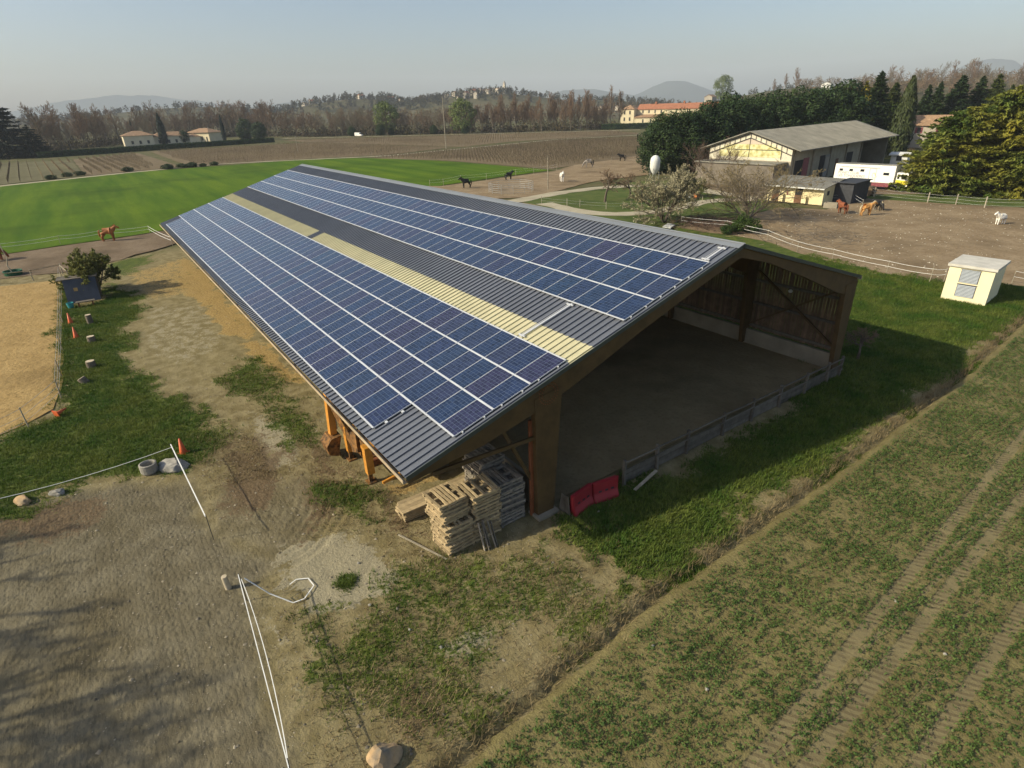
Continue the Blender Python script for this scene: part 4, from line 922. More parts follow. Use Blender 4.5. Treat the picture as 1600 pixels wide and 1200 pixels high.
# blue shelter
sh = thing('shelter', 'small lean-to shelter with a dark blue sheet front beside the sand arena', 'shelter', (47.0, 24.7, 0), R(-4))
MB().prism([(0.0, 0.2), (0.05, 0.2), (1.05, 2.05), (1.0, 2.05)], 'y', -1.25, 1.15).build('front_sheet', 'blue_sheet', sh)
MB().bx(1.0, 2.5, -1.4, 1.6, 2.06, 2.12).build('roof', 'grey_wood', sh)
for x in (1.1, 2.4):
    for y in (-1.2, 1.1): MB().bx(x-0.05, x+0.05, y-0.05, y+0.05, 0, 2.06).build('post', 'grey_wood', sh)
MB().bx(2.42, 2.46, -1.2, 1.1, 0.1, 2.0).build('back_wall', 'grey_wood', sh)
MB().box((0.46, 0.35, 1.28), (0.02, 0.3, 0.3), rot=(0, R(28), 0)).build('patch', 'sand_tan', sh)
bt = thing('bench', 'low brown bench in front of the blue shelter', 'bench', (46.2, 24.6, 0)); MB().bx(-0.25, 0.25, -0.7, 0.7, 0.42, 0.48).build('seat', 'grey_wood', bt)
for y in (-0.5, 0.5): MB().bx(-0.2, 0.2, y-0.05, y+0.05, 0, 0.42).build('leg', 'rust', bt)
bt = thing('bucket', 'turquoise bucket next to the bench by the blue shelter', 'bucket', (46.3, 25.7, 0)); MB().lathe([(0.2, 0), (0.28, 0.5), (0.26, 0.5), (0.19, 0.04), (0, 0.03)], n=14).build('body', mat('turquoise', (0.05, 0.30, 0.32), 0.5, 0.1, 3), bt)
bt = thing('water_trough', 'round green water trough with a crooked pole beside the dirt track', 'trough', (64.97, 30.53)); MB().lathe([(0.75, 0), (0.85, 0.5), (0.78, 0.5), (0.7, 0.1), (0, 0.08)], n=20).build('basin', mat('tub_green', (0.02, 0.10, 0.05), 0.5, 0.1, 3), bt)
P = [(0.1, 0.0, 0), (0.15, 0.25, 1.0), (0.0, 0.0, 1.9), (-0.1, 0.1, 2.6), (-0.1, 0.15, 3.5)]; mb = MB()
for a, b_ in zip(P[:-1], P[1:]): mb.tube(a, b_, 0.05, 0.05, 6)
mb.build('pole', 'fence_wood', bt)

# ------------------------------------------------------------------ horses
def skin_mesh(name, verts, edges, rad):
    me = bpy.data.meshes.new(name); me.from_pydata(verts, edges, []); o = bpy.data.objects.new(name, me); COL.objects.link(o)
    o.modifiers.new('skin', 'SKIN'); sv = me.skin_vertices[0].data
    for i, r_ in enumerate(rad): sv[i].radius = (r_, r_); sv[i].use_root = (i == 0)
    s_ = o.modifiers.new('sub', 'SUBSURF'); s_.levels = 2; s_.render_levels = 2
    dg = bpy.context.evaluated_depsgraph_get(); ev = o.evaluated_get(dg); out = bpy.data.meshes.new_from_object(ev)
    out.polygons.foreach_set('use_smooth', [True]*len(out.polygons)); bpy.data.objects.remove(o); bpy.data.meshes.remove(me); out.name = name; return out
def horse_meshes(graze):
    V = [(-0.05, 0, 1.22), (0.42, 0, 1.22), (-0.52, 0, 1.26)]; Rd = [0.37, 0.36, 0.36]; E = [(0, 1), (0, 2)]
    nk = [((0.70, 0, 1.40), 0.27), ((0.90, 0, 1.58), 0.20), ((1.04, 0, 1.74), 0.155), ((1.22, 0, 1.62), 0.135), ((1.40, 0, 1.46), 0.09)]
    if graze: nk = [((0.72, 0, 1.14), 0.27), ((0.98, 0, 0.84), 0.20), ((1.15, 0, 0.58), 0.15), ((1.22, 0, 0.38), 0.13), ((1.24, 0, 0.18), 0.085)]
    p = 1
    for c_, r_ in nk: V.append(c_); Rd.append(r_); E.append((p, len(V)-1)); p = len(V)-1
    for s in (-1, 1):
        for root, ch in ((1, [((0.46, s*0.15, 0.98), 0.17), ((0.50, s*0.16, 0.55), 0.095), ((0.47, s*0.16, 0.18), 0.07), ((0.52, s*0.16, 0.05), 0.085)]), (2, [((-0.56, s*0.17, 1.02), 0.23), ((-0.46, s*0.17, 0.80), 0.155), ((-0.72, s*0.16, 0.52), 0.095), ((-0.66, s*0.16, 0.18), 0.07), ((-0.61, s*0.16, 0.05), 0.085)])):
            p = root
            for c_, r_ in ch: V.append(c_); Rd.append(r_); E.append((p, len(V)-1)); p = len(V)-1
    body = skin_mesh('body', V, E, Rd)
    tl = MB(); T = [(-0.76, 0, 1.38), (-0.90, 0, 1.20), (-0.93, 0, 0.85), (-0.90, 0, 0.45)]
    for a, b_, r0, r1 in zip(T[:-1], T[1:], (0.06, 0.085, 0.09), (0.085, 0.09, 0.03)): tl.tube(a, b_, r0, r1, 8)
    mn = MB(); N = [Vector((0.45, 0, 1.52))]+[Vector(c_)+Vector((-0.06, 0, r_*0.8)) for c_, r_ in nk[:3]]
    for a, b_ in zip(N[:-1], N[1:]): mn.beam(a, b_, 0.07, 0.20)
    ear = Vector(nk[2][0])
    for s in (-1, 1): mn.tube(ear+Vector((-0.03, s*0.06, 0.08)), ear+Vector((-0.01, s*0.08, 0.24)), 0.035, 0.005, 6)
    return body, tl.mesh('tail', 'bark'), mn.mesh('mane', 'bark')
HM = {False: horse_meshes(False), True: horse_meshes(True)}
def horse(label, loc, rz, coat, hair, graze=False, sc=1.0):
    for nme, c_ in ((coat, None), (hair, None)):
        pass
    t = thing('horse', label, 'horse', loc, rz, None, sc)
    for nme, me, m in zip(('body', 'tail', 'mane'), HM[graze], (coat, hair, hair)):
        o = link(nme, me, t)
        if not me.materials: me.materials.append(MATS['bark'])
        o.material_slots[0].link = 'OBJECT'; o.material_slots[0].material = MATS[m]
mat('coat_white', (0.78, 0.74, 0.66), 0.7, 0.08, 3); mat('coat_palomino', (0.50, 0.25, 0.075), 0.6, 0.2, 3); mat('coat_chestnut', (0.22, 0.065, 0.025), 0.6, 0.2, 3)
mat('coat_black', (0.015, 0.013, 0.012), 0.5, 0.2, 3); mat('coat_grey', (0.25, 0.22, 0.19), 0.7, 0.4, 4); mat('coat_bay', (0.33, 0.12, 0.035), 0.6, 0.2, 3); mat('hair_cream', (0.62, 0.52, 0.34), 0.8, 0.15, 4)
horse('white pony with a long tail walking in the horse yard', (9.36, -66.40), R(68), 'coat_white', 'coat_white', False, 0.82)
horse('palomino horse with cream mane in the horse yard', (22.74, -61.90), R(-118), 'coat_palomino', 'hair_cream', False, 0.98)
horse('chestnut horse seen from behind near the small stable', (25.55, -61.25), R(-20), 'coat_chestnut', 'coat_chestnut', False, 0.95)
horse('dark horse partly hidden behind the palomino', (*(23.46, -66.94),), R(150), 'coat_black', 'hair_cream', True, 0.8)
horse('black horse standing in the paddock next to the round pen', (89.67, -40.47), R(75), 'coat_black', 'coat_black', False, 1.15)
horse('black horse behind the round pen', (94.74, -54.40), R(-100), 'coat_black', 'coat_black', False, 1.0)
horse('grey horse grazing in the far paddock', (100.39, -83.05), R(60), 'coat_grey', 'coat_black', True, 1.3)
horse('dark brown horse standing by the rail fence of the far paddock', (106.08, -100.48), R(55), 'coat_black', 'coat_black', False, 1.1)
horse('white horse seen from behind at the near edge of the far paddock', (83.02, -59.73), R(150), 'coat_white', 'coat_white', False, 1.15)
horse('bay horse standing on the dirt track at the meadow fence', (79.18, 21.10), R(-112), 'coat_bay', 'coat_bay', False, 1.1)
horse('dark chestnut horse grazing at the left picture edge', (75.06, 32.56), R(-60), 'coat_chestnut', 'coat_black', True, 1.0)
# ------------------------------------------------------------------ plants
def tubes(S, n=3):
    """S (k,8): p0 p1 r0 r1 -> quads"""
    S = np.asarray(S, float); a = S[:, :3]; b = S[:, 3:6]; d = b-a; d /= np.linalg.norm(d, axis=1, keepdims=True)+1e-9
    h = np.where(np.abs(d[:, 2:3]) < 0.9, [[0, 0, 1.0]], [[1.0, 0, 0]]); x = np.cross(d, h); x /= np.linalg.norm(x, axis=1, keepdims=True)+1e-9; y = np.cross(d, x)
    V = []
    for p, r in ((a, S[:, 6]), (b, S[:, 7])):
        for k in range(n):
            t = 2*math.pi*k/n; V.append(p+(x*math.cos(t)+y*math.sin(t))*r[:, None])
    V = np.stack(V, 1).reshape(-1, 3); o = (np.arange(len(S))*2*n)[:, None]
    F = np.concatenate([o+np.array([[k, (k+1) % n, n+(k+1) % n, n+k]]) for k in range(n)])
    return V, F
def bare_tree(seed, h, r0, first=0.25, n0=9, n1=6, n2=5, n3=4, up=0.25, ang=0.8, spread=0.45, twr=0.02, curve=0.18, stems=1, tl=0.75):
    rg = random.Random(seed); wood = []; tw = []
    def rv(): return Vector((rg.gauss(0, 1), rg.gauss(0, 1), rg.gauss(0, 1)))
    def side(d, a):
        x = d.cross(rv()).normalized(); return (d*math.cos(a)+x*math.sin(a)).normalized()
    def branch(p, d, L, r, lvl):
        k = 4 if lvl < 2 else 3; pts = [p]
        for i in range(k):
            d = (d+rv()*curve*(0.5 if lvl == 0 else 1)+Vector((0, 0, up*(0.4 if lvl else 0.1)))).normalized(); q = p+d*L/k
            ra = r*(1-0.75*i/k); rb = r*(1-0.75*(i+1)/k)
            (wood if lvl < 2 else tw).append((*p, *q, ra, rb)); p = q; pts.append((p, d))
        nn = (n0, n1, n2, n3)[lvl] if lvl < 4 else 0
        for j in range(nn):
            f = first+(1-first)*((j+rg.random())/nn) if lvl == 0 else 0.2+0.8*(j+rg.random())/nn
            i = min(int(f*k), k-1); a = pts[i][0] if i else pts[0]; b = pts[i+1][0]; pp = a.lerp(b, f*k-i); dd = pts[i+1][1]
            if lvl == 0: LL = h*spread*(1.15-0.65*f)*rg.uniform(0.8, 1.2)
            else: LL = L*rg.uniform(0.35, 0.6)*(1.2-0.5*f)
            if lvl+1 < 3: branch(pp, side(dd, ang*rg.uniform(0.7, 1.2)), LL, max(r*0.5*(1.1-0.5*f), twr), lvl+1)
            else:
                q = pp+side(dd, ang*rg.uniform(0.5, 1.2))*LL*tl+Vector((0, 0, up*LL*0.4)); tw.append((*pp, *q, twr, twr*0.35))
    for s in range(stems):
        d = Vector((0, 0, 1)) if stems == 1 else (Vector((0, 0, 1))+Vector((math.cos(s*6.28/stems+rg.random()), math.sin(s*6.28/stems+rg.random()), 0))*rg.uniform(0.35, 0.8)).normalized()
        branch(Vector((0, 0, -0.1)), d, h*(0.85 if stems == 1 else rg.uniform(0.6, 0.85)), r0*(1 if stems == 1 else 0.6), 0)
    return np.array(wood), np.array(tw)
def quads(C, N, S, rg, aspect=1.0, U=None):
    """leaf quads: centres, normals, sizes"""
    k = len(C); N = N/(np.linalg.norm(N, axis=1, keepdims=True)+1e-9)
    T = rg.normal(size=(k, 3)) if U is None else U; T = T-N*(T*N).sum(1, keepdims=True); T /= np.linalg.norm(T, axis=1, keepdims=True)+1e-9; B = np.cross(N, T)
    a = T*(S*aspect)[:, None]; b = B*S[:, None]
    V = np.stack([C-a, C-b*0.55, C+a, C+b*0.55], 1).reshape(-1, 3); F = np.arange(4*k).reshape(-1, 4); return V, F
def blob_crown(seed, h, w, z0, nclump=70, per=110, leaf=0.3, cr=0.2, top=0.0):
    rg = np.random.default_rng(seed); C = []
    for i in range(nclump):
        v = rg.normal(size=3); v /= np.linalg.norm(v); r = rg.uniform(0.55, 1.0)**0.5
        z = v[2]*0.5+0.5; wd = w/2*(1-top*z)
        C.append((v[0]*wd*r, v[1]*wd*r, z0+(h-z0)*(0.5+0.5*v[2]*r)))
    C = np.array(C); R0 = cr*w*rg.uniform(0.6, 1.15, nclump)
    u = rg.normal(size=(nclump, per, 3)); u /= np.linalg.norm(u, axis=2, keepdims=True); rad = rg.uniform(0.75, 1.05, (nclump, per, 1))
    P = C[:, None]+u*R0[:, None, None]*rad*np.array([1, 1, 0.85]); N = u+rg.normal(size=u.shape)*0.55+np.array([0, 0, 0.25])
    return quads(P.reshape(-1, 3), N.reshape(-1, 3), leaf*rg.uniform(0.6, 1.3, nclump*per), rg, 1.3)
def conifer_crown(seed, h, w, z0, whorls=26, per=9, leaf=0.3, droop=0.25, power=0.8, frond=26, layered=0.0):
    rg = np.random.default_rng(seed); C = []; N = []; U = []; S = []
    for i in range(whorls):
        f = i/(whorls-1); z = z0+(h-z0)*f; L0 = w/2*(1-f)**power+0.25
        for j in range(per if f < 0.8 else max(4, per-3)):
            a = rg.uniform(0, 2*math.pi); L = L0*rg.uniform(0.45, 1.22); d = np.array([math.cos(a), math.sin(a), 0]); zz = z+rg.uniform(-1, 1)*(h/whorls)*(0.2 if layered else 0.6)
            n = max(6, int(frond*L/ (w/2)))
            t = rg.uniform(0.15, 1.0, n)**0.75; p = d*(t*L)[:, None]; p[:, 2] += zz-droop*L*t**1.5+0.10*L*t**4
            s = rg.normal(size=(n, 3))*0.10*(L+1.0)*(1.15-t)[:, None]*np.array([1, 1, 0.45]); C.append(p+s)
            dirs = d+np.array([0, 0, -droop])+rg.normal(size=(n, 3))*0.45; U.append(dirs); N.append(rg.normal(size=(n, 3))*0.5+np.array([0, 0, 0.9])); S.append(leaf*rg.uniform(0.6, 1.3, n))
    C = np.concatenate(C); return quads(C, np.concatenate(N), np.concatenate(S), rg, 1.7, np.concatenate(U))
def column_crown(seed, h, w, n=4200, leaf=0.22):
    rg = np.random.default_rng(seed); f = rg.uniform(0, 1, n); a = rg.uniform(0, 2*math.pi, n)
    prof = np.sin(np.clip(f*0.93+0.07, 0, 1)*math.pi)**0.55*(1-0.55*f)*1.2; r = w/2*prof*rg.uniform(0.6, 1.06, n)*(1+0.12*np.sin(a*5+f*30))
    C = np.stack([r*np.cos(a), r*np.sin(a), 0.3+(h-0.3)*f], 1); N = np.stack([np.cos(a), np.sin(a), 0.2+0*a], 1)+rg.normal(size=(n, 3))*0.4
    return quads(C, N, leaf*rg.uniform(0.6, 1.3, n), rg, 2.0, np.array([[0, 0, 1.0]])+rg.normal(size=(n, 3))*0.3)
TREES = {}
def reg_bare(key, seed, h, r0, bark, twig, **kw):
    w, t = bare_tree(seed, h, r0, **kw); TREES[key] = (fast_mesh('trunk', *tubes(w, 5), bark, True), fast_mesh('crown', *tubes(t, 3), twig))
def reg_leafy(key, crown, h, r0, bark, leaf):
    TREES[key] = (MB().tube((0, 0, -0.1), (0, 0, h*0.85), r0, r0*0.2, 8).mesh('trunk', bark), fast_mesh('crown', *crown, leaf))
def reg_budded(key, seed, h, r0, bark, leafm, nleaf, leaf, **kw):
    w, t = bare_tree(seed, h, r0, **kw); rg = np.random.default_rng(seed)
    V1, F1 = tubes(t, 3); i = rg.integers(0, len(t), nleaf); f = rg.uniform(0.2, 1.05, nleaf)[:, None]; C = t[i, :3]*(1-f)+t[i, 3:6]*f+rg.normal(size=(nleaf, 3))*0.05
    TREES[key] = (fast_mesh('trunk', *tubes(np.concatenate([w, t[:len(t)//3]]), 4), bark, True), fast_mesh('crown', *(lambda q: (np.concatenate([V1, q[0]]), np.concatenate([F1, q[1]+len(V1)])))(quads(C, rg.normal(size=(nleaf, 3))+np.array([0, 0, 0.4]), leaf*rg.uniform(0.6, 1.3, nleaf), rg, 1.2)), leafm))
for k in range(3): reg_bare('wood%d' % k, 100+k, 20, 0.28, 'bark', 'twig_brown', first=0.22, n0=15, n1=7, n2=6, n3=4, up=0.35, ang=0.75, spread=0.36, twr=0.062)
for k in range(2): reg_bare('poplar%d' % k, 120+k, 22, 0.26, 'bark_grey', 'twig_red', first=0.18, n0=22, n1=6, n2=6, n3=4, up=0.7, ang=0.6, spread=0.27, twr=0.062)
for k in range(2): reg_bare('greywood%d' % k, 130+k, 17, 0.28, 'bark_grey', 'twig_grey', first=0.15, n0=13, n1=7, n2=6, n3=4, up=0.3, ang=0.8, spread=0.42, twr=0.062)
reg_bare('walnut', 141, 11.5, 0.20, 'bark', mat('walnut_twig', (0.13, 0.085, 0.062), 0.95, 0.2, 2), first=0.15, n0=13, n1=7, n2=6, n3=4, up=0.35, ang=0.7, spread=0.42, twr=0.018, stems=2)
reg_budded('thicket', 143, 8.6, 0.20, 'bark_grey', mat('thicket_twig', (0.20, 0.155, 0.072), 0.95, 0.25, 2), 6000, 0.06, first=0.12, n0=11, n1=8, n2=6, n3=5, up=0.22, ang=0.75, spread=0.5, twr=0.016, stems=6, curve=0.22)
reg_budded('blossom_tree', 145, 6.2, 0.22, 'bark', 'blossom', 18000, 0.085, first=0.15, n0=8, n1=8, n2=7, n3=6, up=0.22, ang=0.75, spread=0.62, twr=0.012, stems=5, curve=0.2)
reg_budded('fruit_tree', 147, 4.4, 0.20, 'bark', 'twig_brown', 2500, 0.045, first=0.45, n0=10, n1=8, n2=7, n3=5, up=0.06, ang=1.05, spread=0.62, twr=0.012, curve=0.25)
reg_budded('olive_bush', 149, 4.3, 0.22, 'bark', 'olive_leaf', 16000, 0.095, first=0.15, n0=9, n1=8, n2=6, n3=5, up=0.12, ang=0.9, spread=0.62, twr=0.012, stems=4)
for k in range(3): reg_leafy('evergreen%d' % k, blob_crown(200+k, 13, 10.5, 0.6, 90, 210, 0.21, 0.18, 0.45), 13, 0.3, 'bark', 'evergreen_dark')
for k in range(2): reg_leafy('conifer%d' % k, conifer_crown(210+k, 15, 8.5, 0.8, 34, 15, 0.30, 0.16, 0.75, 60), 15, 0.28, 'bark', ('evergreen_dark', 'evergreen_mid')[k])
reg_leafy('gold_conifer', conifer_crown(214, 13, 8, 0.6, 26, 14, 0.28, 0.05, 0.7, 56), 13, 0.28, 'bark', 'evergreen_gold')
for k in range(2): reg_leafy('big_conifer%d' % k, conifer_crown(216+k, 14, 17, 0.5, 32, 18, 0.26, 0.10, 0.38, 120), 14, 0.4, 'bark', 'evergreen_mixed')
reg_leafy('cypress', column_crown(220, 14, 4.2, 5200, 0.25), 14, 0.25, 'bark', 'cypress_green')
reg_leafy('slim_cypress', column_crown(221, 16, 4.0, 2600, 0.35), 16, 0.25, 'bark', 'cedar_blue')
reg_leafy('cedar', conifer_crown(224, 26, 26, 1.5, 15, 16, 0.6, 0.10, 0.6, 90, 1.0), 26, 0.7, 'bark', 'cedar_blue')
reg_leafy('round_bush', blob_crown(228, 3.0, 4.0, 0.1, 30, 60, 0.2, 0.22), 3.0, 0.1, 'bark', 'evergreen_dark')
reg_leafy('green_shrub', blob_crown(229, 2.6, 3.6, 0.05, 40, 90, 0.11, 0.2), 2.6, 0.08, 'bark', leafmat('shrub_green', (0.030, 0.060, 0.012), (0.06, 0.095, 0.018), 0.4))
reg_leafy('spring_tree', blob_crown(230, 14, 11, 2.0, 50, 70, 0.35, 0.2), 14, 0.25, 'bark', 'bud_green')
def tree(key, label, loc, h=None, rz=None, group=None, name='bare_tree', base=None, cat='tree', wide=1.0):
    t = thing(name, label, cat, loc, random.uniform(0, 6.28) if rz is None else rz, group)
    s = h/base if h else 1.0; t.scale = (s*wide, s*wide, s)
    a, b = TREES[key]; link('trunk', a, t); link('crown', b, t); return t
def XYH(v): return (v[0], v[1]), v[2]
# named trees near the stables
p, h = XYH((58.70, -76.16, 10.87)); tree('walnut', 'bare reddish tree in front of the hangar gable', p, h, 0.5, base=11.5)
p, h = XYH((56.92, -77.67, 9.21)); tree('walnut', 'slimmer bare tree right beside the hangar gable', p, h, 2.9, base=11.5)
p, h = XYH((31.67, -48.96, 8.34)); tree('thicket', 'large bare yellowish multi-stemmed tree in front of the small stable', p, h, 0.8, base=8.6, wide=1.3)
p, h = XYH((37.75, -39.55, 6.57)); tree('blossom_tree', 'pale budding round tree just behind the barn ridge', p, h, 1.0, name='budding_tree', base=6.2, wide=1.1)
p, h = XYH((56.32, -46.48, 4.72)); tree('fruit_tree', 'bare spreading fruit tree in the orchard garden', p, h, 0.3, name='fruit_tree', base=4.4, wide=1.2)
p, h = XYH((56.26, -52.30, 3.86)); tree('fruit_tree', 'second bare fruit tree behind the budding tree', p, h, 2.3, name='fruit_tree', base=4.4)
p, h = XYH((49.95, -60.08, 3.03)); tree('olive_bush', 'small leafy tree beside the gravel lane and white box', p, h, 1.3, name='small_tree', base=4.3)
p, h = XYH((26.66, -41.27, 1.95)); tree('green_shrub', 'low dark green shrub under the bare multi-stemmed tree', p, h, 0, name='shrub', base=2.6, cat='shrub', wide=1.1)
p, h = XYH((27.58, -39.21, 1.20)); tree('green_shrub', 'low green shrub at the barn ridge, left of the taller shrub', p, h, 1, name='shrub', base=2.6, cat='shrub')
p, h = XYH((50.55, 23.77, 4.39)); tree('olive_bush', 'dense olive green bush tree behind the blue shelter', p, h*0.92, 0.4, name='bush_tree', base=4.3, wide=0.95)
p, h = XYH((50.37, -138.96, 2.82)); tree('fruit_tree', 'small pinkish bare tree at the far end of the hangar', p, h, 0.4, name='small_tree', base=4.4)
tree('fruit_tree', 'bare grey bush in the shade beside the barn corner', (-0.2, -13.6), 1.9, 1.0, name='bare_bush', base=4.4, cat='bush', wide=1.3)
# brush heap
rg = np.random.default_rng(5); n = 900; c = np.array((32.79, -42.02)); P = np.stack([rg.normal(c[0], 2.6, n), rg.normal(c[1], 2.2, n), np.abs(rg.normal(0, 0.45, n))], 1); D = rg.normal(size=(n, 3))*np.array([1, 1, 0.25]); D /= np.linalg.norm(D, axis=1, keepdims=True)
tag(link('brush_heap', fast_mesh('brush_heap', *tubes(np.concatenate([P, P+D*rg.uniform(0.6, 2.0, (n, 1)), np.full((n, 1), 0.025), np.full((n, 1), 0.008)], 1), 3), 'walnut_twig')), 'heap of cut brown branches beside the tape fence behind the barn', 'brush heap')
n = 260; c = np.array((19.66, -44.33)); P = np.stack([rg.normal(c[0], 2.2, n), rg.normal(c[1], 3.0, n), np.abs(rg.normal(0, 0.2, n))], 1); D = rg.normal(size=(n, 3))*np.array([1, 1, 0.35]); D /= np.linalg.norm(D, axis=1, keepdims=True)
tag(link('dead_branches', fast_mesh('dead_branches', *tubes(np.concatenate([P, P+D*rg.uniform(0.6, 3.0, (n, 1)), np.full((n, 1), 0.03), np.full((n, 1), 0.008)], 1), 3), 'bark_grey')), 'long dead branches lying in the horse yard behind the tape', 'branches')
# evergreens around the hangar
EV = [((78.66, -84.98, 11.67), 'leftmost, next to the silo'), ((77.08, -89.61, 12.53), 'second from the silo'), ((76.79, -96.91, 13.36), 'behind the bare reddish tree'), ((78.12, -107.34, 14.89), 'left of the hangar ridge'), ((77.59, -115.89, 15.01), 'above the hangar gable'), ((75.08, -121.90, 15.12), 'above the near part of the hangar roof'), ((72.52, -128.00, 15.65), 'above the middle of the hangar roof'), ((70.17, -134.04, 16.48), 'above the hangar roof, toward its far end'), ((68.53, -139.71, 16.80), 'at the right end, next to the golden conifer')]
for i, (v, w) in enumerate(EV):
    p, h = XYH(v); tree('evergreen%d' % (i % 3), 'dense dark evergreen tree '+w, p, h, name='evergreen_tree', base=13, group='dark evergreens behind the hangar', wide=(1.2 if i < 3 else 1.15))
p, h = XYH((70.51, -153.10, 17.23)); tree('gold_conifer', 'yellow golden conifer above the far end of the hangar roof', p, h, name='golden_conifer', base=13, wide=0.8)
CO = [((69.70, -158.82, 19.57), 0, 'tall dark conifer right of the golden conifer', 1.0), ((72.32, -174.10, 16.87), 1, 'olive conifer between the tall dark conifer and the cypress', 1.1), ((69.13, -188.06, 16.31), 0, 'slim dark conifer right of the cypress', 0.8), ((66.81, -189.27, 16.87), 0, 'slim dark conifer left of the broad conifer', 0.8), ((64.25, -196.96, 18.38), 0, 'broad dark conifer above the stone house', 1.25), ((61.92, -204.68, 18.10), 0, 'pointed conifer above the right end of the stone house', 1.0), ((58.46, -206.37, 18.26), 1, 'pointed conifer behind the golden mass at the right', 1.0), ((53.42, -202.44, 15.42), 1, 'conifer at the right behind the golden mass', 0.9)]
for v, k, lab, wd in CO:
    p, h = XYH(v); tree('conifer%d' % k, lab, p, h, name='conifer', base=15, wide=wd, group='conifers behind the stables')
p, h = XYH((56.91, -147.32, 17.91)); tree('cypress', 'tall column cypress at the far end of the hangar', p, h, name='cypress', base=14, wide=1.0)
p, h = XYH((24.63, -91.98, 11.94)); tree('big_conifer0', 'broad feathery green and gold conifer beside the truck cab', p, h, 0.3, name='spreading_conifer', base=14, wide=1.0)
p, h = XYH((20.88, -98.38, 14.72)); tree('big_conifer1', 'tall golden green spreading conifer behind the truck, near the right edge', p, h, 1.1, name='spreading_conifer', base=14, wide=0.9)
p, h = XYH((13.40, -95.33, 13.50)); tree('big_conifer0', 'dark spreading conifer cut by the right picture edge', p, h, 2.1, name='spreading_conifer', base=14, wide=0.9)
p, h = XYH((20.72, -110.72, 14.41)); tree('gold_conifer', 'golden conifer top at the right picture edge', p, h, 2.1, name='golden_conifer', base=13, wide=1.2)
# trees out of the frame whose shadows reach the riding ground
for i, (x, y, hh) in enumerate([(12.5, 41, 11), (7, 43, 12), (2, 40, 10), (18, 46, 12)]): tree('greywood%d' % (i % 2), 'bare tree beside the riding ground beyond the left picture edge', (x, y), hh, name='bare_tree', base=17, group='bare trees left of the frame')
# left: cedars, villas' cypresses
p, h = XYH((345.69, 45.82, 25.16)); tree('cedar', 'huge dark cedar at the left picture edge', p, h, 0.4, name='cedar', base=26, wide=1.05)
p, h = XYH((335.69, 35.26, 13.13)); tree('cedar', 'lower dark cedar right of the huge cedar', p, h, 1.9, name='cedar', base=26, wide=1.0)
p, h = XYH((405.11, -24.28, 16.46)); tree('slim_cypress', 'dark pointed cypress between the two villas', p, h, 0, name='cypress', base=16, wide=1.15)
p, h = XYH((394.04, -55.38, 14.74)); tree('slim_cypress', 'thin dark cypress right of the yellow villa', p, h, 0, name='cypress', base=16, wide=0.7)
p, h = XYH((479.26, -15.32, 13.44)); tree('slim_cypress', 'small dark cypress behind the left villa', p, h, 0, name='cypress', base=16, wide=0.8)
for i, (v, lab) in enumerate([((416.84, -73.11, 11.73), 'dark round pine right of the yellow villa'), ((393.95, -75.87, 10.17), 'dark round evergreen at the end of the clipped hedge'), ((407.84, -35.64, 6.75), 'round shrub between the cypress and the yellow villa'), ((374.15, -128.16, 5.65), 'dark round evergreen at the wood edge left of the white van'), ((359.67, -141.24, 6.69), 'dark round evergreen at the wood edge right of the white van'), ((334.21, -165.71, 5.12), 'dark round evergreen at the wood edge beside the utility pole'), ((318.08, -178.85, 5.04), 'dark round evergreen at the wood edge right of the utility pole'), ((360.02, -148.93, 4.15), 'small round evergreen at the wood edge')]):
    p, h = XYH(v); tree('evergreen%d' % (i % 3), lab, p, h, name='evergreen_tree', base=13, wide=1.3)
p, h = XYH((363.33, -147.76, 18.99)); tree('spring_tree', 'fresh green spring tree in the far wood left of the utility pole', p, h, name='spring_tree', base=14)
p, h = XYH((319.56, -178.36, 19.17)); tree('spring_tree', 'fresh green spring tree in the far wood below the village', p, h, name='spring_tree', base=14)
# hedge
def hedge(name, label, a, b_, h, w, leaf, n, seed):
    rg = np.random.default_rng(seed); a = np.array(a); b_ = np.array(b_); d = b_-a; L = np.linalg.norm(d); d = d/L; nr = np.array([-d[1], d[0]])
    s = rg.uniform(0, L, n); f = rg.integers(0, 3, n); u = rg.uniform(-1, 1, n); z = rg.uniform(0, h, n)
    off = np.where(f == 0, -w/2, np.where(f == 1, w/2, u*w/2)); z = np.where(f == 2, h, z)+rg.normal(0, 0.08, n); off = off+rg.normal(0, 0.1, n)
    C = np.stack([a[0]+d[0]*s+nr[0]*off, a[1]+d[1]*s+nr[1]*off, z], 1); N = np.stack([nr[0]*np.sign(off), nr[1]*np.sign(off), (f == 2)*1.0], 1)+rg.normal(size=(n, 3))*0.4
    t = thing(name, label, 'hedge', (*a, 0)); C[:, :2] -= a
    link('foliage', fast_mesh('foliage', *quads(C, N, leaf*rg.uniform(0.7, 1.3, n), rg, 1.2), 'evergreen_dark'), t)
    mb = MB(); m_ = (b_-a)/2; mb.box((m_[0], m_[1], h*0.46), (L, w*0.8, h*0.9), rot=(0, 0, math.atan2(d[1], d[0]))); mb.build('stems', 'cedar_blue', t)
hedge('clipped_hedge', 'long clipped dark green hedge in front of the two villas', (328.76, 34.63), (355.12, -73.67), 2.2, 2.0, 0.35, 9000, 3)
hedge('low_hedge', 'low olive hedge in front of the long yellow farmhouse', (263.87, -242.01), (231.91, -282.06), 3.0, 2.0, 0.35, 3500, 4)
for i, v in enumerate([(197.63, 28.68),(202.92, 24.97),(204.28, 21.86),(205.61, 9.61),(204.10, -1.00),(204.97, -5.28),(204.68, -8.01),(203.77, -11.24),(205.94, -14.88)]):
    tree('round_bush', 'dark scrubby bush on the bank between the meadow and the vineyard', v, random.uniform(0.9, 1.6), name='scrub_bush', base=3.0, cat='bush', group='scrub bushes on the meadow bank', wide=1.8)

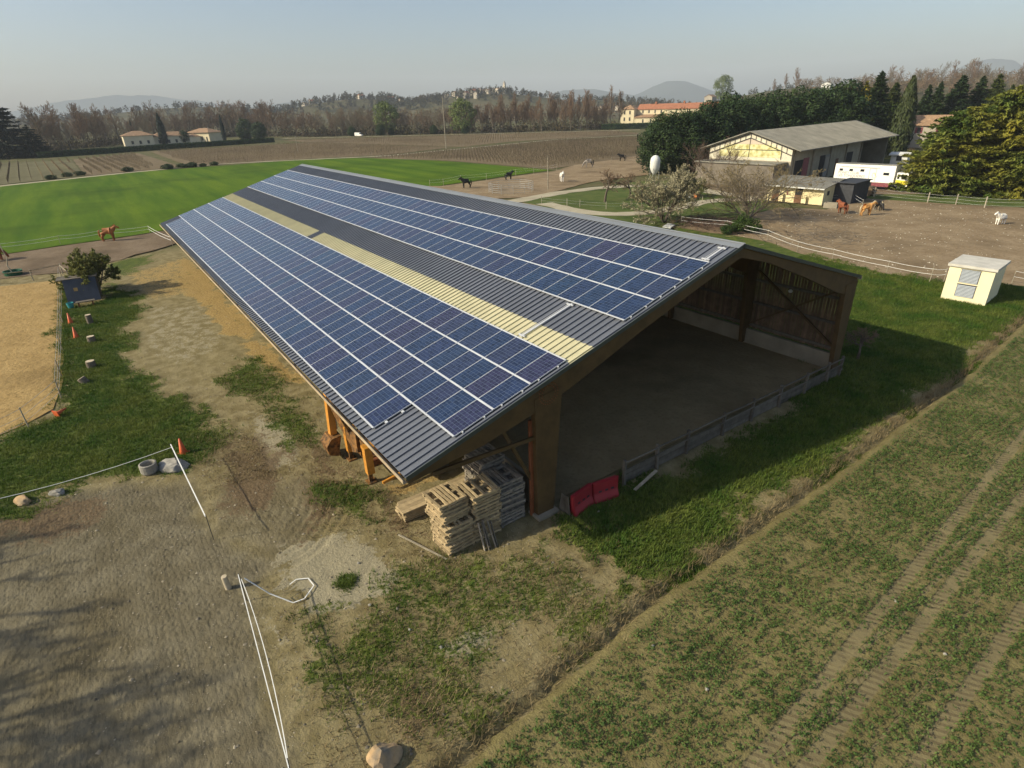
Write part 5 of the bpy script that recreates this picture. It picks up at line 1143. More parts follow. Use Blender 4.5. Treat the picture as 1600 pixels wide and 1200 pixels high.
# ------------------------------------------------------------------ vineyards
def vines(label, poly, ang, seed, gap=2.4, step=1.1, m='vine_twig'):
    P = np.array(poly); c = P.mean(0); d = np.array([math.cos(ang), math.sin(ang)]); nr = np.array([-d[1], d[0]]); Rr = np.abs(P-c).max()*1.5
    rg = np.random.default_rng(seed); U, Vv = np.meshgrid(np.arange(-Rr, Rr, step), np.arange(-Rr, Rr, gap)); U = U+rg.normal(0, 0.1, U.shape)
    X = (c[0]+U*d[0]+Vv*nr[0]).ravel(); Y = (c[1]+U*d[1]+Vv*nr[1]).ravel(); k = polysd(X, Y, poly) > 1.0; X = X[k]; Y = Y[k]; n = len(X); S = []
    z = np.zeros(n); S.append(np.stack([X, Y, z, X+rg.normal(0, .05, n), Y+rg.normal(0, .05, n), z+0.7, z+0.06, z+0.05], 1))
    for j in range(2):
        a = rg.choice([-1, 1], n)*rg.uniform(0.3, 0.75, n); hh = rg.uniform(0.9, 1.35, n); S.append(np.stack([X, Y, z+0.65, X+a*d[0], Y+a*d[1], hh, z+0.045, z+0.02], 1))
    q = np.arange(n) % 5 == 0; S.append(np.stack([X, Y, z, X, Y, z+1.5, z+0.04, z+0.04], 1)[q])
    tag(link('vine_rows', fast_mesh('vine_rows', *tubes(np.concatenate(S), 3), m)), label, 'vines', None, 'stuff')
def adir(a, b_): return math.atan2(b_[1]-a[1], b_[0]-a[0])
A1 = adir((293.70, 22.20), (203.40, 17.94))
vines('rows of bare vines on the grassy plot at the far left', [(185.74, 57.10),(193.06, 39.60),(200.78, 21.16),(294.64, 22.84),(304.75, 74.82)], A1, 1, 2.6, 1.4)
vines('rows of bare vines on the brown plot in front of the left villa', [(202.57, 20.50),(209.41, 0.52),(316.47, -1.70),(294.01, 22.42)], A1, 2, 2.6, 1.2)
vines('rows of bare vines between the hedge and the bright meadow', [(210.52, -8.91),(205.59, -45.24),(194.97, -69.75),(208.85, -104.25),(316.26, -80.40),(324.86, -9.82)], A1, 3, 2.6, 1.2)
vines('rows of bare vines on the large plot behind the paddocks', [(185.90, -59.81),(153.79, -72.81),(107.10, -76.06),(118.52, -123.55),(181.57, -195.16),(201.37, -155.71),(191.48, -111.72)], adir((190.08, -93.53), (152.18, -156.46)), 4, 2.2, 1.0)
vines('rows of bare vines beside the country road', [(378.12, -86.30),(242.84, -232.01),(203.60, -213.34),(222.48, -146.19),(210.93, -111.60),(330.90, -85.05)], A1, 5, 3.0, 2.0)
# woodland: individual bare trees along the far edge of the fields
rg2 = random.Random(21)
EDGEW = [(393.79, 36.15), (397.94, 25.27), (411.18, 13.48), (436.98, -0.22), (459.42, -15.62), (477.05, -32.37), (485.76, -49.48), (478.64, -64.93), (469.67, -80.20), (450.39, -92.94), (415.50, -100.47), (390.83, -109.44), (381.03, -122.69), (370.13, -135.45), (356.70, -146.89), (343.56, -158.09), (330.71, -169.04), (317.78, -179.55), (305.04, -189.75), (292.88, -199.91), (282.12, -210.74), (271.50, -221.41), (264.64, -235.27), (259.64, -251.20)]
def along(poly, t):
    P = [Vector(p) for p in poly]; n = len(P)-1; i = min(int(t*n), n-1); return P[i].lerp(P[i+1], t*n-i)
EYE2 = Vector((-14.6, 22.0))
for i in range(255):
    t = (i+rg2.random())/150 if i < 150 else rg2.random()
    p = along(EDGEW, t); d = (p-EYE2).normalized(); dep = (rg2.uniform(2, 16) if i < 150 else rg2.uniform(14, 95)); p = p+d*dep
    if t > 0.72: key, b, h = ('poplar%d' % rg2.randrange(2), 22, rg2.uniform(16, 24) if t > 0.8 else rg2.uniform(12, 18)) if rg2.random() < 0.72 else ('wood%d' % rg2.randrange(3), 20, rg2.uniform(12, 19))
    elif t > 0.42: key, b, h = (('greywood%d' % rg2.randrange(2), 17, rg2.uniform(9, 17)) if rg2.random() < 0.45 else ('wood%d' % rg2.randrange(3), 20, rg2.uniform(9, 18)))
    else: key, b, h = ('wood%d' % rg2.randrange(3), 20, rg2.uniform(13, 25)) if rg2.random() < 0.6 else ('greywood%d' % rg2.randrange(2), 17, rg2.uniform(11, 20))
    lab = {'p': 'upright reddish bare poplar in the far wood behind the vineyards', 'w': 'bare brown tree in the far wood beyond the vineyards', 'g': 'greyish bare tree in the far wood beyond the vineyards'}[key[0]]
    tree(key, lab, p, h, name='bare_tree', base=b, group=lab.replace('tree in', 'trees in').replace('poplar in', 'poplars in'), wide=rg2.uniform(0.9, 1.15))
# undergrowth along the wood edge
rg = np.random.default_rng(31); E2 = np.array(EDGEW); C = []
for k in range(620):
    t = rg.random()*(len(E2)-1); i = int(t); p = E2[i]+(E2[min(i+1, len(E2)-1)]-E2[i])*(t-i); d = (p-np.array([-14.6, 22])); d /= np.linalg.norm(d); p = p+d*rg.uniform(2, 50); hh = rg.uniform(1.0, 6.5)
    u = rg.normal(size=(46, 3)); C.append(np.array([p[0], p[1], hh*0.5])+u*np.array([1.8, 1.8, hh*0.35]))
C = np.concatenate(C); C[:, 2] = np.abs(C[:, 2]); tag(link('undergrowth', fast_mesh('undergrowth', *quads(C, rg.normal(size=C.shape), rg.uniform(0.25, 0.6, len(C)), rg, 1.5), leafmat('under_brown', (0.070, 0.050, 0.030), (0.085, 0.070, 0.034), 0.4, 0.9, 0.0, 0.05))), 'brown undergrowth along the edge of the far wood', 'undergrowth', None, 'stuff')

# ------------------------------------------------------------------ hills and village
HILLS = []
def hill(name, c, a, b, h, m, n=46, z0=-0.8, rough=0.0, pw=2.0):
    c = Vector(c[:2]); d = (c-EYE2).normalized(); nr = Vector((-d.y, d.x)); HILLS.append((c, d, nr, a, b, h))
    U, V = np.meshgrid(np.linspace(-2.3*a, 2.3*a, n), np.linspace(-2.2*b, 2.2*b, 26), indexing='ij')
    Z = h*np.exp(-np.abs(U/a)**pw-(V/b)**2)*(1+rough*(fbm(U/a*3+c.x, V/b*2, 1.0, 4, 3)-0.5))+z0
    X = c.x+U*nr.x+V*d.x; Y = c.y+U*nr.y+V*d.y; idx = np.arange(U.size).reshape(U.shape)
    F = np.stack([idx[:-1, :-1], idx[1:, :-1], idx[1:, 1:], idx[:-1, 1:]], -1).reshape(-1, 4)
    return struct(link(name, fast_mesh(name, np.stack([X, Y, Z], -1).reshape(-1, 3), F, m, True)))
def hz(x, y):
    r = 0.0
    for c, d, nr, a, b, h in HILLS:
        q = Vector((x, y))-c; u = q.dot(nr); v = q.dot(d); r = max(r, h*math.exp(-(u/a)**2-(v/b)**2)-0.8)
    return r
hill('village_hill', (914.96, -585.13, 0.00), 190, 110, 36, 'hill_cover'); hill('village_hill', (1093.92, -423.70, 0.00), 170, 110, 35, 'hill_cover'); hill('wooded_ridge', (1388.11, -193.09, 0.00), 260, 120, 32, 'hill_cover'); hill('wooded_ridge', (807.72, -740.38, 0.00), 130, 90, 20, 'hill_cover')
hill('wooded_ridge', (1630.78, 60.58, 0.00), 230, 120, 22, 'hill_cover')
hill('vineyard_hill', (374.41, -664.63, 0.00), 130, 130, 25, 'hill_cover'); hill('wooded_slope', (185.10, -606.71, 0.00), 170, 110, 21, 'hill_cover'); hill('wooded_slope', (293.32, -703.91, 0.00), 130, 110, 27, 'hill_cover')
NH = len(HILLS)
hill('distant_hill', (3935.78, -4609.30, 0.00), 380, 500, 180, 'far_hill', 60, -5, 0.2, 2.2)
hill('distant_hill', (2188.68, -6552.67, 0.00), 330, 400, 262, 'far_hill', 60, -5, 0.15, 3.0)
hill('distant_range', (6878.64, -544.28, 0.00), 1000, 500, 215, 'far_hill', 90, -5, 0.5); hill('distant_range', (5475.20, -2185.44, 0.00), 1200, 500, 130, 'far_hill', 90, -5, 0.5); hill('distant_range', (4359.86, -3800.08, 0.00), 700, 500, 120, 'far_hill', 70, -5, 0.5)
del HILLS[NH:]
# woods on the hills: masses
def mass(label, boxes, n, seed, m, hmin, hmax, per=60, leaf=0.9, cone=0.0):
    rg = np.random.default_rng(seed); C = []
    for k in range(n):
        px, dep, w, dd = boxes[rg.integers(len(boxes))]; c = Vector(px); d = (c-EYE2).normalized(); nr = Vector((-d.y, d.x)); p = c+nr*float(rg.uniform(-w, w))+d*float(rg.uniform(-dd, dd)); z = hz(p.x, p.y); h = rg.uniform(hmin, hmax)
        u = rg.normal(size=(per, 3)); u /= np.linalg.norm(u, axis=1, keepdims=True); u *= rg.uniform(0.5, 1, (per, 1)); zz = u[:, 2]*0.5+0.5; s = (1-cone*zz)*h*rg.uniform(0.30, 0.5)
        C.append(np.stack([p.x+u[:, 0]*s, p.y+u[:, 1]*s, z+zz*h], 1))
    C = np.concatenate(C); tag(link('distant_trees', fast_mesh('distant_trees', *quads(C, rg.normal(size=C.shape)+np.array([0, 0, 0.4]), leaf*rg.uniform(0.6, 1.3, len(C)), rg, 1.2), m)), label, 'trees', None, 'stuff')
v2 = lambda p: p[:2]
mass('dark trees covering the village hill', [(v2((1083.36, -419.45, 0.00)), 0, 150, 90), (v2((959.12, -521.20, 0.00)), 0, 120, 80)], 620, 1, 'far_wood', 7, 15, 60, 1.1, 0.5)
mass('dark trees on the low ridge behind the left wood', [(v2((1363.72, -189.34, 0.00)), 0, 330, 90), (v2((1615.64, 38.66, 0.00)), 0, 250, 90)], 420, 2, 'far_wood', 7, 14, 60, 1.2, 0.2)
mass('brown trees right of the village', [(v2((791.27, -725.13, 0.00)), 0, 150, 70), (v2((651.68, -770.99, 0.00)), 0, 120, 70)], 240, 3, 'far_wood', 6, 13, 60, 1.1, 0.2)
mass('brown bare woods in the valley behind the first trees', [(v2((686.12, -57.14, 0.00)), 0, 190, 80), (v2((576.61, -215.69, 0.00)), 0, 160, 80), (v2((484.76, -348.66, 0.00)), 0, 130, 60)], 420, 4, leafmat('valley_wood', (0.125, 0.088, 0.056), (0.15, 0.105, 0.066), 0.4, 0.9, 0.0, 0.03), 9, 18, 90, 0.5, 0.1)
mass('dark trees along the top of the vineyard hill', [(v2((446.21, -677.87, 0.00)), 0, 60, 20), (v2((378.24, -698.15, 0.00)), 0, 60, 15)], 50, 5, 'far_wood', 5, 10, 60, 0.7, 0.2)
mass('brown wood covering the slope at the right', [(v2((265.73, -665.74, 0.00)), 0, 120, 70), (v2((177.95, -597.54, 0.00)), 0, 110, 70)], 420, 6, leafmat('slope_wood', (0.130, 0.098, 0.060), (0.165, 0.115, 0.066), 0.4, 0.9, 0.0, 0.03), 7, 12, 110, 0.45, 0.1)
for i in range(46):
    c = Vector(random.choice([(258.83, -597.62, 0.00)[:2], (199.31, -547.08, 0.00)[:2], (155.36, -513.07, 0.00)[:2], (132.47, -507.13, 0.00)[:2]])); p = c+Vector((random.gauss(0, 28), random.gauss(0, 28)))
    tree('greywood%d' % (i % 2) if i % 3 else 'wood%d' % (i % 2), 'bare brown tree on the wooded slope at the right', (p.x, p.y, hz(p.x, p.y)), random.uniform(12, 19), name='bare_tree', base=17, group='bare trees on the right slope')
for v, lab, h in (((361.08, -605.83, 0.00), 'tall bare tree crowning the vineyard hill', 22), ((373.57, -587.74, 0.00), 'lower bare tree left of the tall one on the vineyard hill', 15), ((379.86, -617.69, 0.00), 'bare tree between the two on the vineyard hill', 16)):
    tree('poplar0', lab, (v[0], v[1], hz(v[0], v[1])), h, name='bare_tree', base=22, wide=1.4)
v = (473.59, -638.23, 0.00); tree('spring_tree', 'light green round tree near the foot of the vineyard hill', (v[0], v[1], hz(v[0], v[1])+1), 26, name='spring_tree', base=14)
def small_house(label, v, w, dp, h, rz, wall='pale_wall', roof='tile_brown', rh=None, group=None, win=2, name='house'):
    z = hz(v[0], v[1]); t = thing(name, label, 'house', (v[0], v[1], z), rz, group); rh = rh or h*0.4
    MB().bx(-w/2, w/2, -dp/2, dp/2, -3, h).prism([(-dp/2, h), (dp/2, h), (0, h+rh*0.96)], 'x', -w/2+0.02, w/2-0.02).build('wall', wall, t)
    r_ = MB()
    for s in (-1, 1): r_.quad((-w/2-0.4, s*(dp/2+0.5), h-0.5*rh/(dp/2)), (w/2+0.4, s*(dp/2+0.5), h-0.5*rh/(dp/2)), (w/2+0.4, 0, h+rh), (-w/2-0.4, 0, h+rh))
    o = r_.build('roof', roof, t); m_ = o.modifiers.new('solid', 'SOLIDIFY'); m_.thickness = 0.25; m_.offset = 1
    for i in range(win):
        x = -w/2+w*(i+0.5)/win; MB().bx(x-0.5, x+0.5, -dp/2-0.06, -dp/2+0.05, h*0.5, h*0.5+1.3).build('window', 'window_dark', t)
    return t
rgh = random.Random(9)
VPOS = [(952.81, -530.33), (935.64, -535.66), (938.93, -550.42), (916.55, -553.53), (907.50, -556.87), (921.27, -575.99), (920.88, -586.33), (903.17, -582.67), (907.39, -596.08), (889.21, -593.11), (895.95, -534.54), (893.65, -518.33), (882.17, -544.72), (978.60, -532.06), (1066.10, -463.97), (1049.24, -468.84), (1028.62, -479.17), (1001.12, -499.46), (984.79, -503.57), (1103.14, -429.88), (1089.94, -429.45), (1148.23, -345.07), (1129.29, -352.97), (1176.69, -323.39), (719.81, -672.36), (704.91, -674.39), (705.62, -692.90)]
for i, v in enumerate(VPOS):
    small_house('small pale house with tiled roof in the hilltop village' if i < 14 else 'small pale house among the dark trees on the far hill', v, rgh.uniform(6, 11), rgh.uniform(6, 8), rgh.uniform(4, 7), rgh.uniform(-0.5, 0.5)+R(-65), 'pale_wall', rgh.choice(['tile_brown', 'tile_red']), group='houses of the hilltop village' if i < 14 else 'houses among the far trees')
v = (892.11, -608.44, 0.00); z = hz(v[0], v[1]); ch = thing('church', 'pale village church tower with a dark belfry on the hilltop', 'church', (v[0], v[1], z), R(-65))
MB().bx(-2.1, 2.1, -2.1, 2.1, -3, 13).build('tower', 'pale_wall', ch); MB().bx(-1.7, 1.7, -1.7, 1.7, 13, 16).build('belfry', 'pale_wall', ch)
MB().add([(-1.9, -1.9, 16), (1.9, -1.9, 16), (1.9, 1.9, 16), (-1.9, 1.9, 16), (0, 0, 20)], [(0, 1, 4), (1, 2, 4), (2, 3, 4), (3, 0, 4), (3, 2, 1, 0)]).build('spire', 'stone_grey', ch)
for x in (-1.0, 1.0): MB().bx(x-0.4, x+0.4, -1.75, -1.6, 13.5, 15.3).build('bell_opening', 'window_dark', ch)
MB().bx(3, 18, -5, 5, -3, 9).build('nave', 'pale_wall', ch)
for lab, v, w, h, wl_, rf in (('grey warehouse left of the green spring tree', (445.17, -523.14, 0.00), 20, 5, 'old_wall', 'fibre_roof'), ('pale house left of the green spring tree', (467.36, -608.19, 0.00), 17, 6, 'pale_wall', 'tile_brown'), ('white house on top of the vineyard hill', (342.91, -632.13, 0.00), 12, 4.5, 'silo_white', 'fibre_roof'), ('long low shed beside the pale house on the valley floor', (384.08, -494.41, 0.00), 16, 3.5, 'old_wall', 'fibre_roof')):
    small_house(lab, v, w, 9, h, R(-70), wl_, rf)

# ------------------------------------------------------------------ villas, farmhouse
def hip_roof(x0, x1, y0, y1, z, rh, ov=0.5):
    x0 -= ov; x1 += ov; y0 -= ov; y1 += ov; m_ = MB(); d = (y1-y0)/2
    if x1-x0 > y1-y0: A, B = (x0+d, (y0+y1)/2, z+rh), (x1-d, (y0+y1)/2, z+rh)
    else: d = (x1-x0)/2; A, B = ((x0+x1)/2, y0+d, z+rh), ((x0+x1)/2, y1-d, z+rh)
    c = [(x0, y0, z), (x1, y0, z), (x1, y1, z), (x0, y1, z)]
    if x1-x0 > y1-y0: return m_.add(c+[A, B], [(0, 1, 5, 4), (1, 2, 5), (2, 3, 4, 5), (3, 0, 4), (3, 2, 1, 0)])
    return m_.add(c+[A, B], [(0, 1, 4), (1, 2, 5, 4), (2, 3, 5), (3, 0, 4, 5), (3, 2, 1, 0)])
def wins(t, pts, w=1.0, h=1.4, y=0.0):
    for x, z in pts:
        o = MB().bx(x-w/2, x+w/2, y-0.05, y+0.06, z, z+h).build('window', 'window_dark', t); MB().bx(x-w/2-0.1, x+w/2+0.1, y-0.12, y+0.03, z-0.12, z-0.002).build('sill', 'pale_wall', o)
t = thing('villa', 'left villa with low tiled hip roofs beside the pointed cypress', 'villa', (403, -4, 0), R(-90))
MB().bx(0, 15, 0, 11, 0, 5.6).build('wall', 'villa_wall', t); hip_roof(0, 15, 0, 11, 5.6, 2.4, 0.8).build('roof', 'tile_brown', t)
MB().bx(15.1, 34, 3, 12, 0, 4.6).build('wing_wall', 'villa_wall', t); hip_roof(15.1, 34, 3, 12, 4.6, 2.2, 0.8).build('wing_roof', 'tile_brown', t); wins(t, [(4, 1.2), (8, 1.2), (12, 1.2)], 1.2, 1.7); wins(t, [(18, 0.8), (23, 0.8), (27, 0.8), (31, 0.8)], 1.2, 1.8, 3.0)
MB().bx(34.1, 40, 2, 9, 0, 3.6).build('porch_wall', 'villa_wall', t); hip_roof(34.1, 40, 2, 9, 3.6, 1.6, 0.5).build('porch_roof', 'tile_brown', t)
t = thing('villa', 'sunlit yellow villa right of the pointed cypress', 'villa', (414.3, -38.5, 0), R(-145))
MB().bx(0, 17, 0, 11, 0, 5.6).build('wall', 'farm_wall', t); hip_roof(0, 17, 0, 11, 5.6, 2.3, 0.9).build('roof', 'tile_brown', t); wins(t, [(3, 0.9), (7, 1.4), (9.5, 1.4), (11.5, 1.4), (15, 0.9)], 1.0, 2.2)
fh = thing('farmhouse', 'long yellow farmhouse with red tiled roofs at the edge of the vineyards', 'farmhouse', (279.4, -273.1, 0), R(-157))
MB().bx(0, 9, 0, 10, 0, 10.4).build('tower_wall', 'farm_wall', fh); hip_roof(0, 9, 0, 10, 10.4, 2.6).build('tower_roof', 'tile_brown', fh); wins(fh, [(2.6, 7.6), (6.2, 7.6), (2.6, 3.8), (6.2, 3.8)], 1.0, 2.0)
MB().bx(9.02, 45, 0.3, 5.0, 0, 5.6).build('front_wing_wall', 'farm_wall', fh); MB().prism([(-0.3, 5.5), (5.0, 7.0), (5.0, 7.25), (-0.3, 5.75)], 'x', 9.03, 45).build('front_wing_roof', 'tile_brown', fh)
MB().bx(9.03, 60, 5.02, 14, 0, 10.2).build('main_wall', 'farm_wall', fh); MB().prism([(4.4, 10.1), (9.5, 13.2), (14.6, 10.1)], 'x', 9.04, 60.2).build('main_roof', 'tile_red', fh)
wins(fh, [(15, 2.6), (20, 2.6), (25, 2.6), (30, 2.6), (36, 2.6)], 0.9, 2.0, 0.3); wins(fh, [(13, 8.0), (17, 8.0), (21, 8.0), (25, 8.0), (29, 8.0)], 0.9, 1.6, 5.02)
MB().bx(30, 60.1, 1.0, 5.01, 0, 10.0).build('right_wing_wall', 'farm_wall', fh); MB().prism([(0.4, 9.95), (5.0, 12.0), (5.0, 12.3), (0.4, 10.25)], 'x', 29.8, 60.3).build('right_wing_roof', 'tile_red', fh)
for x in (20, 38): MB().bx(x-0.5, x+0.5, 8.6, 9.6, 12.0, 14.4).build('chimney', 'tile_red', fh)
van = thing('van', 'white van driving on the country road', 'van', (363.73, -128.29), R(-150))
MB().prism([(-2.5, 0.5), (2.6, 0.5), (2.6, 1.3), (1.7, 1.45), (1.2, 2.3), (-2.5, 2.4)], 'y', -0.95, 0.95).build('body', 'truck_white', van)
for x in (-1.6, 1.7):
    for y in (-0.9, 0.9): MB().tube((x, y-0.1, 0.36), (x, y+0.1, 0.36), 0.36, n=12).build('wheel', 'rubber', van)
MB().bx(1.2, 1.75, -0.98, 0.98, 1.45, 2.0).build('window', 'glass_dark', van)
for lab, v, r_ in (('tall wooden utility pole at the farm track', (200.69, -98.72, 18.77), 0.16), ('bare utility pole beside the far paddock', (75.75, -50.15, 6.05), 0.11), ('slim pole in the vineyard left of the utility pole', (235.91, -51.29, 6.56), 0.12)):
    t = thing('utility_pole', lab, 'pole', v[:2]); MB().tube((0, 0, -0.2), (0, 0, v[2]), r_, r_*0.7, 8).build('pole', 'fence_wood', t)
    MB().beam((-0.6, 0.5, v[2]-0.6), (0.6, -0.5, v[2]-0.6), 0.1, 0.12).build('crossarm', 'fence_wood', t)

# ------------------------------------------------------------------ stables
hg = thing('hangar', 'big old stable hangar with grey sheet roof and lichen yellow gable', 'hangar', (53.9, -80.5, 0), R(187.1))
LEN = 50.5
rf = MB()
for s in (-1, 1):
    e = [(s*9.7, 5.95), (0, 9.05), (0, 9.17), (s*9.7, 6.07)]; rf.prism(e, 'y', -0.7, LEN)
rfo = rf.build('roof', 'fibre_roof', hg)
cr = MB()
k = 0
for s in (-1, 1):
    for i in range(int(LEN/0.55)):
        y = -0.6+i*0.55; cr.beam((s*0.15, y, 9.125), (s*9.65, y, 6.095), 0.22, 0.07)
cr.build('corrugation', 'fibre_roof', rfo)
MB().bx(-8.0, -7.8, 0.02, LEN-0.5, 0, 6.45).bx(7.8, 8.0, 0.02, 33.5, 0, 6.45).build('side_wall', 'old_wall', hg)
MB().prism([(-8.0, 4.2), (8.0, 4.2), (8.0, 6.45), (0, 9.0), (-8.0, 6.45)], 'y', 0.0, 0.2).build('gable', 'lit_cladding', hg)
MB().bx(-8.0, 8.0, 0.01, 0.19, 0, 4.19).build('gable_base', 'old_wall', hg)
gp = MB().prism([(-6.0, 4.75), (6.0, 4.75), (6.0, 6.0), (4.2, 6.9), (-4.2, 6.9), (-6.0, 6.0)], 'y', -0.05, -0.005).build('lichen_panel', 'lichen_cladding', hg)
MB().prism([(-3.4, 6.92), (3.4, 6.92), (0.0, 8.0)], 'y', -0.05, -0.005).build('gable_vent', mat('vent_pink', (0.55, 0.46, 0.36), 0.9, 0.1, 1), hg)
tr = MB()
for s in (-1, 1):
    tr.beam((0, -0.12, 8.75), (s*8.0, -0.12, 6.2), 0.08, 0.14); tr.beam((0, -0.12, 8.0), (s*8.0, -0.12, 5.2), 0.08, 0.12)
    for i in range(1, 8):
        f = i/8; tr.beam((s*8*f, -0.12, 8.75-2.55*f), (s*8*f, -0.12, 8.0-2.8*f), 0.06, 0.06)
tr.beam((-6, -0.1, 6.0), (6, -0.1, 6.0), 0.06, 0.08); tr.beam((0, -0.1, 4.7), (0, -0.1, 8.7), 0.08, 0.06); tr.beam((6.1, -0.1, 4.4), (6.1, -0.1, 6.0), 0.06, 0.06)
tr.build('truss', 'dark_metal', hg)
MB().bx(-8.0, 7.2, -4.5, -0.02, 0, 3.9).build('annex', mat('annex_grey', (0.17, 0.145, 0.115), 0.9, 0.2, 0.7), hg); MB().bx(-8.3, 7.5, -4.8, -0.06, 3.92, 4.1).build('annex_roof', 'fibre_roof', hg)
for y0, y1, z1, m_ in ((1.0, 5.0, 4.2, 'doorway_shade'), (5.2, 7.6, 4.4, 'skirt_red'), (12.6, 14.8, 4.3, 'doorway_shade'), (20.5, 21.8, 3.2, 'door_brown'), (25.0, 29.0, 4.0, 'doorway_shade')): MB().bx(8.0, 8.06, y0, y1, 0.05, z1).build('door', m_, hg)  # the near-black ones are open doorways, their inner shade painted on sheets
d = MB().bx(8.08, 8.14, 14.9, 17.4, 0.3, 4.3).build('sliding_door', mat('grey_door', (0.30, 0.29, 0.26), 0.8, 0.15, 1), hg)
for i in range(4): MB().bx(8.145, 8.16, 15.1+i*0.6, 15.5+i*0.6, 1.6, 3.9).build('pane', 'pale_wall', d)
for i in range(5): MB().bx(8.0, 8.25, 1.0+i*8.0-0.15, 1.0+i*8.0+0.15, 0, 6.1).build('pillar', 'concrete', hg)
MB().bx(-7.8, 7.8, LEN-0.6, LEN-0.4, 0, 6.5).build('end_wall', 'old_wall', hg); MB().bx(-7.7, -2, 33.3, 33.5, 0, 6.5).build('inner_wall', 'old_wall', hg)
t = thing('stone_house', 'old stone house with tiled roof half hidden behind conifers', 'house', (70.0, -180.6, 0), R(188))
MB().bx(0, 13, 0, 8, 0, 6.0).build('wall', 'pale_wall', t); MB().prism([(-0.5, 5.9), (4, 8.4), (8.5, 5.9), (8.5, 6.1), (4, 8.65), (-0.5, 6.1)], 'x', -0.4, 13.4).build('roof', 'tile_brown', t); wins(t, [(3.6, 3.9), (8.8, 3.9), (4.5, 0.9)], 0.9, 1.6)
for x in (2.9, 4.3, 8.1, 9.5): MB().bx(x-0.25, x+0.25, -0.08, -0.01, 3.9, 5.5).build('shutter', 'skirt_red', t)
small_house('low tiled outbuilding behind the hangar roof', (81.61, -180.42, 0.00), 9, 8, 6.0, R(20), 'pale_wall', 'tile_brown', 2.0)
# small stable
st = thing('small_stable', 'small cream stable with grey roof and brown doors at the horse yard', 'stable', (39.8, -64.5, 0), R(185.7))
MB().bx(0.3, 9.0, 0.4, 6.2, 0, 2.35).prism([(0.4, 2.35), (6.2, 2.35), (6.2, 3.05)], 'x', 0.32, 8.98).build('wall', 'cream_wall', st)
ro = MB().prism([(-0.35, 2.34), (6.5, 3.14), (6.5, 3.24), (-0.35, 2.44)], 'x', -0.1, 9.3).build('roof', 'fibre_roof', st)
co = MB()
for i in range(30): co.beam((0.0+i*0.32, -0.3, 2.462), (0.0+i*0.32, 6.45, 3.25), 0.14, 0.045)
co.build('corrugation', 'fibre_roof', ro); MB().bx(-0.1, 9.3, -0.41, -0.352, 2.27, 2.45).build('fascia', 'silo_white', st)
for x in (1.9, 5.4):
    MB().bx(x-0.55, x+0.55, 0.36, 0.41, 0.1, 2.2).build('door_opening', 'doorway_shade', st); MB().bx(x-0.55, x+0.55, 0.31, 0.355, 0.1, 1.2).build('door', 'door_brown', st)  # dark sheet paints the shaded interior above the half door
    MB().box((x+0.95, 0.15, 0.7), (1.0, 0.05, 1.1), rot=(0, 0, R(-25))).build('open_door', 'cream_wall', st)
MB().bx(3.6, 3.8, 0.34, 0.38, 1.1, 1.7).build('hatch', 'skirt_red', st); MB().bx(9.0, 9.05, 1.6, 2.3, 1.3, 1.9).build('window', 'window_dark', st)
MB().bx(9.0, 11.6, 4.0, 4.1, 0, 2.9).bx(11.5, 11.6, 4.1, 10, 0, 2.9).bx(8.9, 9.0, 6.2, 10, 0, 2.9).build('lean_to_wall', mat('dark_sheet', (0.045, 0.046, 0.052), 0.7, 0.2, 2), st); MB().bx(8.6, 11.9, 3.6, 10.2, 2.92, 3.0).build('lean_to_roof', 'dark_sheet', st)
t = thing('concrete_trough', 'pale concrete trough at the corner of the small stable', 'trough', (28.92, -64.73), R(10)); MB().bx(-0.9, 0.9, -0.5, 0.5, 0, 0.12).bx(-0.9, 0.9, -0.5, -0.4, 0.12, 0.75).bx(-0.9, 0.9, 0.4, 0.5, 0.12, 0.75).bx(-0.9, -0.8, -0.4, 0.4, 0.12, 0.75).bx(0.8, 0.9, -0.4, 0.4, 0.12, 0.75).build('basin', 'concrete', t)
tag(MB().tube((0, -0.7, 0.75), (0, 0.7, 0.75), 0.75, n=20).build('round_bale', mat('bale', (0.14, 0.10, 0.06), 0.95, 0.3, 4), None, False, (*(30.78, -79.52), 0)), 'dark round bale beside the lean-to of the small stable', 'bale')
tag(MB().prism([(-2.4, 0.2), (2.4, 0.2), (2.2, 1.0), (1.2, 1.1), (0.7, 1.6), (-1.4, 1.6), (-2.2, 1.1)], 'y', -0.85, 0.85).build('parked_car', 'truck_white', None, False, (42.3, -83.4, 0)), 'white parked car half hidden behind the small stable', 'car')
# truck
tk = thing('horse_truck', 'white and yellow horse truck parked in front of the hangar', 'truck', (40.3, -86.2, 0), R(187.6))
body = MB().bx(0, 9.4, 0, 2.5, 1.15, 3.85).build('box_body', 'truck_white', tk)
MB().bx(0.02, 9.38, 0.02, 2.48, 3.852, 3.90).build('box_roof', 'fibre_roof', body)
for x, z, w, h in ((0.75, 2.75, 0.55, 0.36), (2.35, 2.75, 0.55, 0.36), (4.1, 2.75, 0.6, 0.38), (7.7, 2.35, 0.85, 0.40)): MB().bx(x, x+w, -0.03, 0.0-0.002, z, z+h).build('window', 'glass_dark', body)
dr = MB().bx(5.55, 5.60, -0.02, -0.002, 1.2, 3.3).bx(6.55, 6.60, -0.02, -0.002, 1.2, 3.3).bx(5.60, 6.55, -0.02, -0.002, 3.25, 3.3).build('door', 'paint_grey', body)
em = MB()
for k in range(14):
    a = k*0.45; em.box((6.35+0.38*math.cos(a)*(0.4+k/20), -0.012, 2.3+0.55*math.sin(a)*(0.4+k/22)), (0.14, 0.01, 0.05), rot=(0, a+1.2, 0))
em.build('emblem', 'truck_yellow', body)
MB().bx(0.9, 7.0, -0.10, -0.003, 3.42, 3.47).build('awning_rail', 'galv', body)
